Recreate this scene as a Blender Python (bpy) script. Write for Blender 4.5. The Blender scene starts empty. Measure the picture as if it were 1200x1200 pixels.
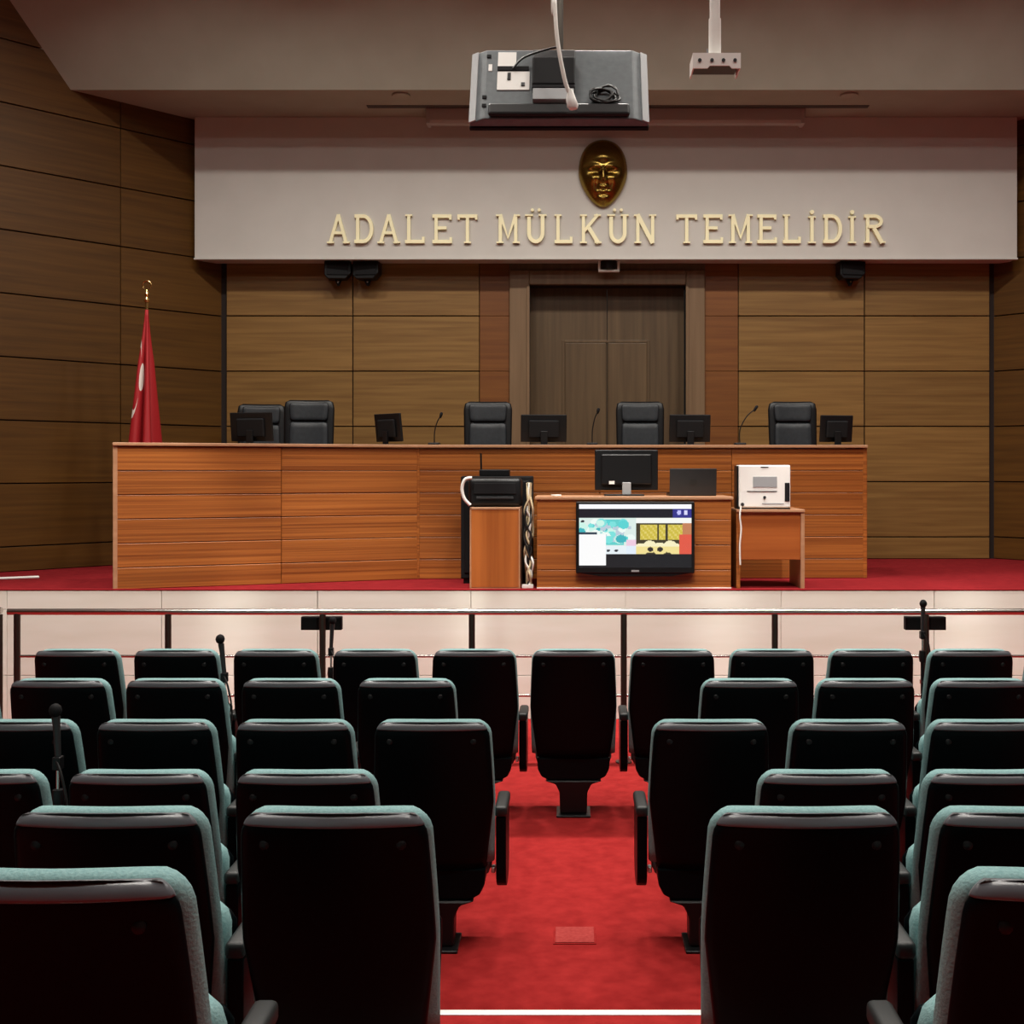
import bpy, bmesh, math, random
from mathutils import Vector, Matrix
random.seed(7)
PI = math.pi
SC = bpy.context.scene
COL = SC.collection
# ------------------------------------------------------------------ camera
F, CX, CY, H = 1350.0, 672.0, 550.0, 1.94
cam = bpy.data.objects.new('camera', bpy.data.cameras.new('camera'))
COL.objects.link(cam)
cam.location = (0, 0, H)
cam.rotation_euler = (PI/2, 0, 0)
cam.data.sensor_width = 36
cam.data.lens = F/1200*36
cam.data.shift_x = -(CX-600)/1200
cam.data.shift_y = -(600-CY)/1200
SC.camera = cam
# ------------------------------------------------------------------ world, exposure
w = bpy.data.worlds.new('world'); SC.world = w; w.use_nodes = True
w.node_tree.nodes['Background'].inputs[0].default_value = (1, .93, .85, 1)
w.node_tree.nodes['Background'].inputs[1].default_value = 0.02
SC.view_settings.view_transform = 'Standard'
SC.view_settings.look = 'None'
SC.view_settings.exposure = 0.0
SC.view_settings.gamma = 1.0
SC.view_settings.use_curve_mapping = False
CEIL = 7.5
# ceiling lights: (x, y, size_x, size_y, watts, spread_deg)
LIGHTS = []
for x in (-3.3, -1.5, .36, 2.2, 4.0):
    LIGHTS.append((x, 8.15, .5, .3, 100, 130))
for x in (-4.2, -1.4, 1.4, 4.2):
    LIGHTS.append((x, 5.9, .6, .6, 36, 160))
    LIGHTS.append((x, 3.6, .6, .6, 50, 163))
    LIGHTS.append((x, 1.2, .6, .6, 34, 110))
for (x, y, sx, sy, wt, sp) in LIGHTS:
    L = bpy.data.lights.new('ceiling_lamp', 'AREA')
    L.shape = 'RECTANGLE'; L.size = sx; L.size_y = sy; L.energy = wt
    L.color = (1.0, .95, .87); L.spread = math.radians(sp)
    o = bpy.data.objects.new('ceiling_lamp', L); COL.objects.link(o)
    o.location = (x, y, CEIL-.075)
# unseen spots added to brighten the stone stage front and the bench
SPOTS = [(x, 5.1, CEIL-.22) for x in (-3.6, -1.7, .2, 2.1, 4.0)]
SPOT_DIR = Vector((0, 3.95, -6.4)).normalized()
for p in SPOTS:
    L = bpy.data.lights.new('added_spot_lamp', 'SPOT')
    L.energy = 1380; L.spot_size = math.radians(21); L.spot_blend = .6; L.shadow_soft_size = .06
    L.color = (1.0, .96, .89)
    o = bpy.data.objects.new('added_spot_lamp', L); COL.objects.link(o)
    o.location = Vector(p)+SPOT_DIR*.13
    o.rotation_euler = SPOT_DIR.to_track_quat('-Z', 'Y').to_euler()
# ------------------------------------------------------------------ materials
MATS = {}
def principled(name, col, rough=.5, metal=0.0, spec=.5, emit=None, es=0, coat=0):
    m = bpy.data.materials.new(name); m.use_nodes = True
    b = m.node_tree.nodes['Principled BSDF']
    b.inputs['Base Color'].default_value = (*col, 1)
    b.inputs['Roughness'].default_value = rough
    b.inputs['Metallic'].default_value = metal
    b.inputs['Specular IOR Level'].default_value = spec
    b.inputs['Coat Weight'].default_value = coat
    if emit:
        b.inputs['Emission Color'].default_value = (*emit, 1)
        b.inputs['Emission Strength'].default_value = es
    MATS[name] = m
    return m
def textured(name, c1, c2, scale=(1, 1, 1), nscale=5, detail=4, rough=.5, bump=0.0, spec=.5,
             rnd=0.0, lo=.3, hi=.7, coat=0, metal=0.0, dist=0.0):
    m = principled(name, c1, rough, metal, spec, coat=coat)
    t = m.node_tree; N = t.nodes; K = t.links; b = N['Principled BSDF']
    tc = N.new('ShaderNodeTexCoord'); mp = N.new('ShaderNodeMapping')
    K.new(tc.outputs['Object'], mp.inputs['Vector'])
    mp.inputs['Scale'].default_value = scale
    oi = N.new('ShaderNodeObjectInfo')
    ml = N.new('ShaderNodeVectorMath'); ml.operation = 'SCALE'
    ml.inputs[0].default_value = (37.0, 23.0, 51.0)
    K.new(oi.outputs['Random'], ml.inputs['Scale'])
    K.new(ml.outputs[0], mp.inputs['Location'])
    nz = N.new('ShaderNodeTexNoise')
    nz.inputs['Scale'].default_value = nscale; nz.inputs['Detail'].default_value = detail
    nz.inputs['Distortion'].default_value = dist
    K.new(mp.outputs[0], nz.inputs['Vector'])
    cr = N.new('ShaderNodeValToRGB')
    cr.color_ramp.elements[0].position = lo; cr.color_ramp.elements[0].color = (*c1, 1)
    cr.color_ramp.elements[1].position = hi; cr.color_ramp.elements[1].color = (*c2, 1)
    K.new(nz.outputs['Fac'], cr.inputs['Fac'])
    out = cr.outputs[0]
    if rnd:
        hs = N.new('ShaderNodeHueSaturation')
        mr = N.new('ShaderNodeMapRange')
        mr.inputs['To Min'].default_value = 1-rnd; mr.inputs['To Max'].default_value = 1+rnd
        K.new(oi.outputs['Random'], mr.inputs['Value'])
        K.new(mr.outputs[0], hs.inputs['Value'])
        K.new(out, hs.inputs['Color']); out = hs.outputs[0]
    K.new(out, b.inputs['Base Color'])
    if bump:
        bp = N.new('ShaderNodeBump'); bp.inputs['Strength'].default_value = bump
        bp.inputs['Distance'].default_value = .01
        K.new(nz.outputs['Fac'], bp.inputs['Height']); K.new(bp.outputs[0], b.inputs['Normal'])
    return m
textured('carpet', (.25, .012, .012), (.34, .021, .020), (1, 1, 1), 14, 8, .95, .3, .1, 0, .3, .7)
textured('carpet_stage', (.15, .006, .009), (.20, .010, .013), (1, 1, 1), 14, 8, .95, .3, .1, 0, .3, .7)
textured('hatch_carpet', (.32, .035, .032), (.40, .055, .05), (1, 1, 1), 60, 4, .9, .3, .1)
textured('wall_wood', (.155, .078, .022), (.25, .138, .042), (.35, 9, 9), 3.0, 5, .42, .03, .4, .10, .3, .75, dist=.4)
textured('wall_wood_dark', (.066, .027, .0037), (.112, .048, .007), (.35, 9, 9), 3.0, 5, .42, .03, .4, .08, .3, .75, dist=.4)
textured('pilaster_wood', (.13, .042, .009), (.19, .070, .015), (.35, 9, 9), 3.0, 5, .45, .03, .4, .06, .3, .75)
textured('door_wood', (.075, .045, .022), (.125, .078, .038), (9, 9, .35), 2.2, 5, .45, .03, .4, .05, .3, .75)
textured('frame_wood', (.14, .085, .045), (.20, .125, .07), (9, 9, .35), 2.2, 4, .4, .02, .4, .05, .3, .75)
textured('bench_wood', (.17, .044, .008), (.40, .13, .026), (.14, 9, 20), 3.2, 6, .38, .03, .45, .07, .3, .72, dist=.5)
textured('bench_top_wood', (.36, .18, .095), (.44, .235, .13), (.4, 9, 9), 3, 4, .35, .02, .5)
textured('cabinet_wood', (.30, .080, .014), (.44, .135, .027), (10, 10, .35), 2.0, 4, .38, .02, .45, .03, .3, .7)
textured('desk_wood', (.28, .068, .012), (.38, .105, .021), (.35, 9, 10), 2.4, 4, .38, .02, .45, .03, .3, .7)
textured('stone', (.70, .71, .62), (.78, .80, .73), (.6, 4, 4), 2.2, 6, .35, .02, .4, .03, .25, .75)
textured('plaster', (.34, .335, .27), (.37, .365, .30), (1, 1, 1), 3, 3, .85, .02, .2)
textured('fascia_paint', (.53, .51, .475), (.56, .54, .505), (1, 1, 1), 3, 3, .7, .02, .3)
textured('ceiling_paint', (.55, .50, .44), (.58, .53, .47), (1, 1, 1), 3, 3, .9, .02, .2)
textured('shell_black', (.0012, .0030, .0038), (.0018, .0042, .005), (1, 1, 1), 60, 3, .36, .02, .08)
textured('teal_fabric', (.18, .33, .335), (.25, .41, .41), (1, 1, 1), 160, 3, .85, .25, .25)
textured('leather', (.009, .0115, .0145), (.015, .018, .0225), (1, 1, 1), 30, 4, .5, .1, .4)
textured('flag_red', (.50, .006, .012), (.58, .012, .018), (1, 1, 1), 20, 3, .6, .02, .3)
textured('tv_grey', (.095, .112, .12), (.12, .138, .148), (1, 1, 1), 30, 3, .45, .02, .4)
principled('slot_brown', (.07, .06, .05), .8)
principled('groove_dark', (.012, .006, .004), .9)
principled('black_plastic', (.005, .0052, .006), .42, spec=.3)
principled('black_matte', (.006, .006, .007), .75, spec=.2)
principled('arm_grey', (.012, .014, .0145), .5)
principled('lip_highlight', (.10, .108, .122), .32, spec=.9)  # highlight on the black shell's top edge, put into the colour as grey
principled('dark_grey', (.018, .019, .021), .5)
principled('chrome', (.62, .60, .57), .22, 1.0)
principled('steel_dark', (.07, .06, .05), .45, .8)
principled('aluminium', (.85, .83, .80), .5, .6)
principled('white_plastic', (.78, .77, .74), .45)
principled('white_paint', (.82, .80, .76), .5)
principled('tv_edge', (.30, .31, .32), .4)
principled('lcd_grey', (.30, .31, .32), .4)
principled('gold', (.95, .89, .58), .45, .05)
principled('gold_pole', (.75, .5, .2), .25, 1.0)
principled('bronze', (.30, .20, .05), .27, 1.0)
principled('print_white', (.75, .72, .68), .6)
principled('cable_white', (.75, .73, .68), .5)
principled('cable_cream', (.55, .45, .28), .55)
principled('cable_black', (.008, .008, .008), .5)
principled('glow', (.9, .88, .82), .5, emit=(1, .93, .82), es=3.0)
principled('screen_case', (.40, .36, .33), .6)
def M(n): return MATS[n]
# ------------------------------------------------------------------ helpers
def px(x, y, Y):
    return Vector(((x-CX)/F*Y, Y, H-(y-CY)/F*Y))
def gx(x, Y): return (x-CX)/F*Y
def gz(y, Y): return H-(y-CY)/F*Y
def link(name, me, mat, parent=None, loc=(0, 0, 0), rot=(0, 0, 0)):
    o = bpy.data.objects.new(name, me); COL.objects.link(o)
    if mat and not me.materials: me.materials.append(M(mat))
    o.location = loc; o.rotation_euler = rot
    if parent: o.parent = parent
    return o
def fin(bm, name, smooth=False):
    me = bpy.data.meshes.new(name)
    bmesh.ops.recalc_face_normals(bm, faces=bm.faces)
    if smooth:
        for f in bm.faces: f.smooth = True
    bm.to_mesh(me); bm.free()
    if smooth == 'auto':
        pass
    return me
def bm_box(bm, x0, x1, y0, y1, z0, z1, bev=0, seg=1):
    r = bmesh.ops.create_cube(bm, size=1)
    vs = r['verts']
    for v in vs:
        v.co = Vector(((x0+x1)/2+v.co.x*(x1-x0), (y0+y1)/2+v.co.y*(y1-y0), (z0+z1)/2+v.co.z*(z1-z0)))
    if bev:
        es = list({e for v in vs for e in v.link_edges})
        bmesh.ops.bevel(bm, geom=es, offset=bev, segments=seg, affect='EDGES', profile=.5)
    return vs
def box_me(x0, x1, y0, y1, z0, z1, bev=0, seg=1, name='box'):
    bm = bmesh.new(); bm_box(bm, x0, x1, y0, y1, z0, z1, bev, seg)
    return fin(bm, name)
_cache = {}
def piece(dx, dy, dz, mat, bev=.003):
    """box mesh centred at origin, shared among equal sizes"""
    k = (round(dx, 4), round(dy, 4), round(dz, 4), mat, bev)
    if k not in _cache:
        me = box_me(-dx/2, dx/2, -dy/2, dy/2, -dz/2, dz/2, bev, 1, 'piece')
        me.materials.append(M(mat)); _cache[k] = me
    return _cache[k]
def bx(name, mat, parent, x0, x1, y0, y1, z0, z1, bev=.004, seg=2, rot=(0, 0, 0)):
    c = ((x0+x1)/2, (y0+y1)/2, (z0+z1)/2)
    me = box_me(-(x1-x0)/2, (x1-x0)/2, -(y1-y0)/2, (y1-y0)/2, -(z1-z0)/2, (z1-z0)/2, bev, seg, name)
    return link(name, me, mat, parent, c, rot)
def bm_tube(bm, pts, r, n=10, caps=True, radii=None):
    pts = [Vector(p) for p in pts]
    rings = []
    up = None
    for i, p in enumerate(pts):
        if i == 0: t = pts[1]-pts[0]
        elif i == len(pts)-1: t = pts[-1]-pts[-2]
        else: t = (pts[i+1]-pts[i]).normalized()+(pts[i]-pts[i-1]).normalized()
        t.normalize()
        if up is None:
            a = Vector((0, 0, 1)) if abs(t.z) < .9 else Vector((1, 0, 0))
            up = (a-t*a.dot(t)).normalized()
        else:
            up = (up-t*up.dot(t)).normalized()
        s = t.cross(up)
        rr = radii[i] if radii else r
        rings.append([bm.verts.new(p+(up*math.cos(2*PI*k/n)+s*math.sin(2*PI*k/n))*rr) for k in range(n)])
    for a, b in zip(rings, rings[1:]):
        for k in range(n):
            f = bm.faces.new((a[k], a[(k+1) % n], b[(k+1) % n], b[k])); f.smooth = True
    if caps:
        for rg, fl in ((rings[0], True), (rings[-1], False)):
            cv = [bm.verts.new(v.co) for v in rg]
            bm.faces.new(cv[::-1] if fl else cv)
def tube(name, mat, parent, pts, r, n=10, radii=None, loc=(0, 0, 0)):
    bm = bmesh.new(); bm_tube(bm, pts, r, n, True, radii)
    return link(name, fin(bm, name), mat, parent, loc)
def smooth_path(pts, k=6):
    P = [Vector(p) for p in pts]; out = []
    for i in range(len(P)-1):
        p0 = P[max(i-1, 0)]; p1 = P[i]; p2 = P[i+1]; p3 = P[min(i+2, len(P)-1)]
        for j in range(k):
            t = j/k
            out.append(.5*((2*p1)+(p2-p0)*t+(2*p0-5*p1+4*p2-p3)*t*t+(3*p1-p0-3*p2+p3)*t**3))
    out.append(P[-1]); return out
def bm_lathe(bm, prof, n=20, c=(0, 0, 0)):
    def ring(r, z):
        return [bm.verts.new((c[0]+max(r, 1e-4)*math.cos(2*PI*k/n), c[1]+max(r, 1e-4)*math.sin(2*PI*k/n), c[2]+z)) for k in range(n)]
    prev = None; pd = None
    for (p, q) in zip(prof, prof[1:]):
        d = Vector((q[0]-p[0], q[1]-p[1])).normalized()
        a = prev if (prev is not None and pd.dot(d) > .75) else ring(*p)     # split the ring at sharp corners
        b = ring(*q)
        for k in range(n):
            f = bm.faces.new((a[k], a[(k+1) % n], b[(k+1) % n], b[k])); f.smooth = True
        prev, pd = b, d
    bm.faces.new(ring(*prof[0])[::-1]); bm.faces.new(ring(*prof[-1]))
def lathe(name, mat, parent, prof, n=20, loc=(0, 0, 0), rot=(0, 0, 0)):
    bm = bmesh.new(); bm_lathe(bm, prof, n)
    return link(name, fin(bm, name), mat, parent, loc, rot)
def bm_prism(bm, poly, axis, a, b):
    """poly list of 2-tuples; extruded along axis 'x','y','z' from a to b"""
    def mk(p, t):
        if axis == 'x': return (t, p[0], p[1])
        if axis == 'y': return (p[0], t, p[1])
        return (p[0], p[1], t)
    A = [bm.verts.new(mk(p, a)) for p in poly]; B = [bm.verts.new(mk(p, b)) for p in poly]
    bm.faces.new(A); bm.faces.new(B[::-1]); n = len(poly)
    for i in range(n): bm.faces.new((A[i], B[i], B[(i+1) % n], A[(i+1) % n]))
def prism(name, mat, parent, poly, axis, a, b, loc=(0, 0, 0), rot=(0, 0, 0), bev=0):
    bm = bmesh.new(); bm_prism(bm, poly, axis, a, b)
    if bev:
        bmesh.ops.recalc_face_normals(bm, faces=bm.faces)
        bmesh.ops.bevel(bm, geom=list(bm.edges), offset=bev, segments=2, affect='EDGES', profile=.5)
    return link(name, fin(bm, name), mat, parent, loc, rot)
def tag(o, label, cat, group=None):
    o['label'] = label; o['category'] = cat
    if group: o['group'] = group
    return o
def thing(name, label, cat, loc=(0, 0, 0), rz=0, group=None):
    o = bpy.data.objects.new(name, None); COL.objects.link(o)
    o.empty_display_size = .1
    o.location = loc; o.rotation_euler = (0, 0, rz)
    return tag(o, label, cat, group)
def struct(o, label=None):
    o['kind'] = 'structure'
    if label: o['label'] = label
    return o
def copy_tree(src, loc, rz=None):
    r = src.copy(); COL.objects.link(r); r.location = loc
    if rz is not None: r.rotation_euler = (0, 0, rz)
    for ch in src.children:
        c = ch.copy(); COL.objects.link(c); c.parent = r
        for g in ch.children:
            d = g.copy(); COL.objects.link(d); d.parent = c
    return r
# ================================================================== THE SETTING
ST = 1.0           # stage level
YS = 8.94          # stage front
YB = 12.09         # face of back wall panels
def lwx(Y): return -5.22+.93*(Y-10.49)     # splayed wall on the flag side
MIRX = .36
def rwx(Y): return 2*MIRX-lwx(Y)
YC = 8.4           # where the splayed walls turn parallel to the aisle
XL, XR = lwx(YC), rwx(YC)
YBACK = -3.0
# audience floor with two raised tiers
fl = struct(bx('floor', 'carpet', None, XL, XR, YBACK, YB+.3, -.2, 0, 0), 'red carpet floor of the public seating area')
for (y1, z0, z1) in ((3.76, 0, .17), (2.76, .17, .33), (1.86, .33, .49)):
    t = bx('floor_tier', 'carpet', fl, XL, XR, YBACK, y1, z0, z1, 0)
    t.location -= Vector(fl.location)
for (y1, z1) in ((3.76, .17), (2.76, .33), (1.86, .49)):
    t = bx('step_nosing', 'aluminium', fl, -2.9, 2.9, y1-.028, y1+.006, z1-.012, z1+.004, .002)
    t.location -= Vector(fl.location)
# stage
stg = bx('stage_platform', 'carpet_stage', None, lwx(YS)-.1, rwx(YS)+.1, YS+.03, YB+.3, 0.0, ST, 0)
struct(stg, 'raised stage with dark red carpet and pale stone front')
# stone cladding on the stage front, slab by slab
joints = [gx(p, YS) for p in (8, 189, 372, 552, 733, 915, 1095)]
stp = joints[1]-joints[0]
xs = [joints[0]-stp*2, joints[0]-stp]+joints+[joints[-1]+stp, joints[-1]+2*stp]
zc = [0, .34, ST-.148, ST]
for i in range(len(xs)-1):
    for j in range(3):
        g = .004
        me = piece(round(xs[i+1]-xs[i], 2)-g, .03, zc[j+1]-zc[j]-g, 'stone', .002)
        o = link('stone_slab', me, None, stg, Vector(((xs[i]+xs[i+1])/2, YS+.015, (zc[j]+zc[j+1])/2))-Vector(stg.location))
o = bx('stage_edge_carpet', 'carpet_stage', stg, lwx(YS)-.1, rwx(YS)+.1, YS-.004, YS+.06, ST+.0005, ST+.008, .002)
o.location -= Vector(stg.location)
# back wall core (open at the door)
DX0, DX1, DZ1 = gx(618, YB), gx(806, YB), gz(334, YB)
bm = bmesh.new()
bm_box(bm, lwx(12.12)-.3, DX0, YB+.03, YB+.35, 0, CEIL)
bm_box(bm, DX1, rwx(12.12)+.3, YB+.03, YB+.35, 0, CEIL)
bm_box(bm, DX0, DX1, YB+.03, YB+.35, DZ1, CEIL)
wb = struct(link('wall_back', fin(bm, 'wall_back'), 'groove_dark'), 'wood panelled back wall behind the bench')
ZJ = [ST]+[ST+.23+.58*k for k in range(0, 6)]
FB = gz(303, 11.8)      # fascia underside
def panels(parent, x0, x1, mat, zj, ztop, g=.012):
    for a, b in zip(zj, zj[1:]+[ztop]):
        b = min(b, ztop)
        if b-a < .03: continue
        me = piece(x1-x0-g, .03, b-a-g, mat, .002)
        link('wall_panel', me, None, parent, ((x0+x1)/2, YB+.015, (a+b)/2))
zj = [z for z in ZJ if z < FB+.2]
c = [gx(p, YB) for p in (265, 413.5, 562, 597, 826, 865, 1013, 1160)]
panels(wb, c[0], c[1], 'wall_wood', zj, FB+.3)
panels(wb, c[1], c[2], 'wall_wood', zj, FB+.3)
panels(wb, c[2], c[3], 'pilaster_wood', zj, FB+.3, .004)
panels(wb, c[4], c[5], 'pilaster_wood', zj, FB+.3, .004)
panels(wb, c[5], c[6], 'wall_wood', zj, FB+.3)
panels(wb, c[6], c[7], 'wall_wood', zj, FB+.3)
panels(wb, c[3], c[4], 'door_wood', [gz(317, YB)], FB+.3, .004)
# door
dr = bpy.data.objects.new('door_1', None); COL.objects.link(dr); dr.location = ((DX0+DX1)/2, YB, ST)
struct(dr, 'dark wooden double door in a moulded frame behind the bench')
def dloc(x0, x1, y0, y1, z0, z1, name, mat, bev=.004):
    o = bx(name, mat, dr, x0, x1, y0, y1, z0, z1, bev); o.location -= Vector(dr.location); return o
fw0, fw1 = c[3], c[4]
dloc(fw0, DX0+.02, YB-.03, YB+.03, ST, gz(317, YB), 'door_frame', 'frame_wood', .01)
dloc(DX1-.02, fw1, YB-.03, YB+.03, ST, gz(317, YB), 'door_frame', 'frame_wood', .01)
dloc(DX0+.02, DX1-.02, YB-.03, YB+.03, DZ1, gz(317, YB), 'door_frame', 'frame_wood', .01)
dloc(DX0-.005, DX0+.025, YB-.045, YB-.03, ST, DZ1, 'frame_bead', 'frame_wood', .004)
dloc(DX1-.025, DX1+.005, YB-.045, YB-.03, ST, DZ1, 'frame_bead', 'frame_wood', .004)
mid = (DX0+DX1)/2
PX0, PX1, PZ = gx(662, YB+.2), gx(758, YB+.2), gz(402, YB+.2)
for (a, b) in ((DX0+.02, mid-.003), (mid+.003, DX1-.02)):
    lf = dloc(a, b, YB+.2, YB+.25, ST+.008, DZ1, 'door_leaf', 'door_wood', .003)
for (a, b, s) in ((PX0, mid-.012, 1), (mid+.012, PX1, -1)):
    pnl = dloc(a, b, YB+.185, YB+.2, ST+.12, PZ, 'door_panel', 'frame_wood' if 0 else 'door_wood', .006)
for (a, b) in ((PX0-.03, PX0), (PX1, PX1+.03)):
    dloc(a, b, YB+.19, YB+.2, ST+.12, PZ+.03, 'panel_moulding', 'door_wood', .004)
dloc(PX0, PX1, YB+.19, YB+.2, PZ+.002, PZ+.03, 'panel_moulding', 'door_wood', .004)
for s in (-1, 1):
    dloc(mid+s*.06-.012, mid+s*.06+.012, YB+.15, YB+.2, ST+.98, ST+1.14, 'door_handle', 'chrome', .005)
# splayed side walls with panels
def side_wall(name, sgn, ncol, label):
    # frame: origin at back corner, local x runs forward along the wall face, local y out of the room
    def X(Y): return lwx(Y) if sgn < 0 else rwx(Y)
    Y1 = YB+.1
    p0 = Vector((X(Y1), Y1, 0)); p1 = Vector((X(YC), YC, 0))
    d = (p1-p0); Ln = d.length; d.normalize()
    ang = math.atan2(d.y, d.x)
    root = bpy.data.objects.new(name, None); COL.objects.link(root)
    root.location = p0; root.rotation_euler = (0, 0, ang)
    struct(root, label)
    o_ = 1 if sgn > 0 else -1      # local +y direction pointing out of the room
    ys = sorted((o_*.03, o_*.2))
    bx('wall_core', 'groove_dark', root, 0, Ln+.05, ys[0], ys[1], 0, CEIL, 0)
    zz = [ST]+[ST+.23+.58*k for k in range(0, 12)]
    x = 0.02; wd = [1.17]+[1.31]*(ncol-1)
    for wdt in wd:
        for a, b in zip(zz, zz[1:]+[CEIL]):
            b = min(b, CEIL-.005)
            if b-a < .05: continue
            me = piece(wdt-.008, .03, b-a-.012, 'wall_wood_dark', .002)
            link('wall_panel', me, None, root, (x+wdt/2, o_*.015, (a+b)/2))
        x += wdt
    # straight wall further back
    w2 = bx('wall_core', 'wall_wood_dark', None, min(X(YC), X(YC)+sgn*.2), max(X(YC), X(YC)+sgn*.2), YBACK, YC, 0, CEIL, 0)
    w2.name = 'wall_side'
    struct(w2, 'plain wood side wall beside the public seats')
    return root
side_wall('wall_left', -1, 4, 'splayed wood panelled wall behind the flag')
side_wall('wall_right', 1, 3, 'splayed wood panelled wall on the side away from the flag')
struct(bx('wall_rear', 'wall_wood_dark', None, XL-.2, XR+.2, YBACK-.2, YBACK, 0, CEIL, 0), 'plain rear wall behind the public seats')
# ceiling with sloped bulkhead and soffit
SOF = H+3.61
YE = 10.96
SLP = (4.30-3.61)/(10.96-10.55)
YT = YE-(CEIL-SOF)/SLP
struct(bx('ceiling', 'ceiling_paint', None, XL-.3, XR+.3, YBACK-.2, YB+.4, CEIL, CEIL+.2, 0), 'pale flat ceiling above the public seats')
bm = bmesh.new()
bm_prism(bm, [(YE, SOF), (YB+.3, SOF), (YB+.3, CEIL-.002), (YT, CEIL-.002)], 'x', lwx(YT)-.02, rwx(YT)+.02)
bh = struct(link('ceiling_bulkhead', fin(bm, 'ceiling_bulkhead'), 'plaster'), 'sloped beige ceiling bulkhead with flat soffit over the bench')
# soffit details
def soff(x0, x1, y0, y1, z0, z1, name, mat, bev=.002):
    return bx(name, mat, bh, x0, x1, y0, y1, z0, z1, bev)
soff(gx(430, 11.45), gx(1018, 11.45), 11.42, 11.50, SOF-.006, SOF+.01, 'slot_diffuser', 'slot_brown')
# fascia
fx0, fx1 = gx(228, 11.8), gx(1192, 11.8)
fas = bx('wall_fascia', 'fascia_paint', None, fx0, fx1, 11.8, YB-.002, FB, SOF-.001, .004)
struct(fas, 'pale beige fascia beam above the bench carrying gold lettering')
t = bx('fascia_edge', 'fascia_paint', fas, fx0-.005, fx1+.005, 11.785, 11.83, FB-.012, FB+.006, .003)
t.location -= Vector(fas.location)
# ------------------------------------------------------------------ ceiling lamps (housings)
for (x, y, sx, sy, wt, sp) in LIGHTS:
    r = thing('ceiling_light', 'recessed rectangular ceiling light above the public seats' if y < 7 else 'small ceiling downlight over the stage edge',
              'ceiling light', (x, y, CEIL-.06), 0, 'ceiling lights over the seats' if y < 7 else 'ceiling lights over the stage')
    bm = bmesh.new()
    e = .03
    bm_box(bm, -sx/2-e, -sx/2, -sy/2-e, sy/2+e, 0, .058); bm_box(bm, sx/2, sx/2+e, -sy/2-e, sy/2+e, 0, .058)
    bm_box(bm, -sx/2, sx/2, -sy/2-e, -sy/2, 0, .058); bm_box(bm, -sx/2, sx/2, sy/2, sy/2+e, 0, .058)
    link('frame', fin(bm, 'frame'), 'white_paint', r)
    bx('diffuser', 'glow', r, -sx/2, sx/2, -sy/2, sy/2, .01, .03, 0)
for k, p in enumerate(SPOTS):  # housings made up to go with the added spots
    r = thing('added_spotlight', 'added unseen ceiling spotlight brightening the stage front', 'spotlight', (p[0], p[1], CEIL), 0, 'added spotlights brightening the stage front')
    lathe('ceiling_plate', 'black_plastic', r, [(.06, -.001), (.06, -.02), (.012, -.025), (.012, -.12), (0, -.12)], 16)
    q = SPOT_DIR.to_track_quat('Z', 'Y').to_euler()
    lathe('housing', 'black_plastic', r, [(.0, -.10), (.06, -.10), (.075, -.08), (.075, .11), (.068, .11), (.068, .09), (0, .09)], 20, Vector(p)-Vector((p[0], p[1], CEIL)), q)
    lathe('lens', 'glow', r, [(.0, .0905), (.066, .0905), (.066, .094), (0, .094)], 16, Vector(p)-Vector((p[0], p[1], CEIL)), q)
for xx, side in ((470, 'flag side'), (995, 'side away from the flag')):
    yy = 11.1
    r = thing('soffit_spotlight', 'small round recessed spotlight in the soffit on the '+side, 'spotlight', (gx(xx, yy), yy, SOF-.02))
    lathe('trim_ring', 'plaster', r, [(.055, .004), (.085, 0), (.09, .008), (.085, .0195), (.055, .0195)], 24)
    lathe('lens', 'dark_grey', r, [(.0, .012), (.054, .012), (.054, .019), (0, .019)], 20)
# projection screen case under the soffit
yy = 11.58
r = thing('projection_screen_case', 'long pale roll-up projection screen case under the soffit', 'screen case', (gx(721, yy), yy, SOF))
hw = (gx(940, yy)-gx(503, yy))/2
prism('case', 'screen_case', r, [(-.07, -.001), (.07, -.001), (.07, -.12), (.03, -.15), (-.05, -.15), (-.07, -.12)], 'x', -hw, hw, bev=.006)
for s in (-1, 1):
    bx('end_cap', 'screen_case', r, s*hw-.02, s*hw+.02, -.075, .075, -.155, -.0012, .005)
bx('slot', 'black_matte', r, -hw+.06, hw-.06, .035, .06, -.135, -.125, .001)
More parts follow.
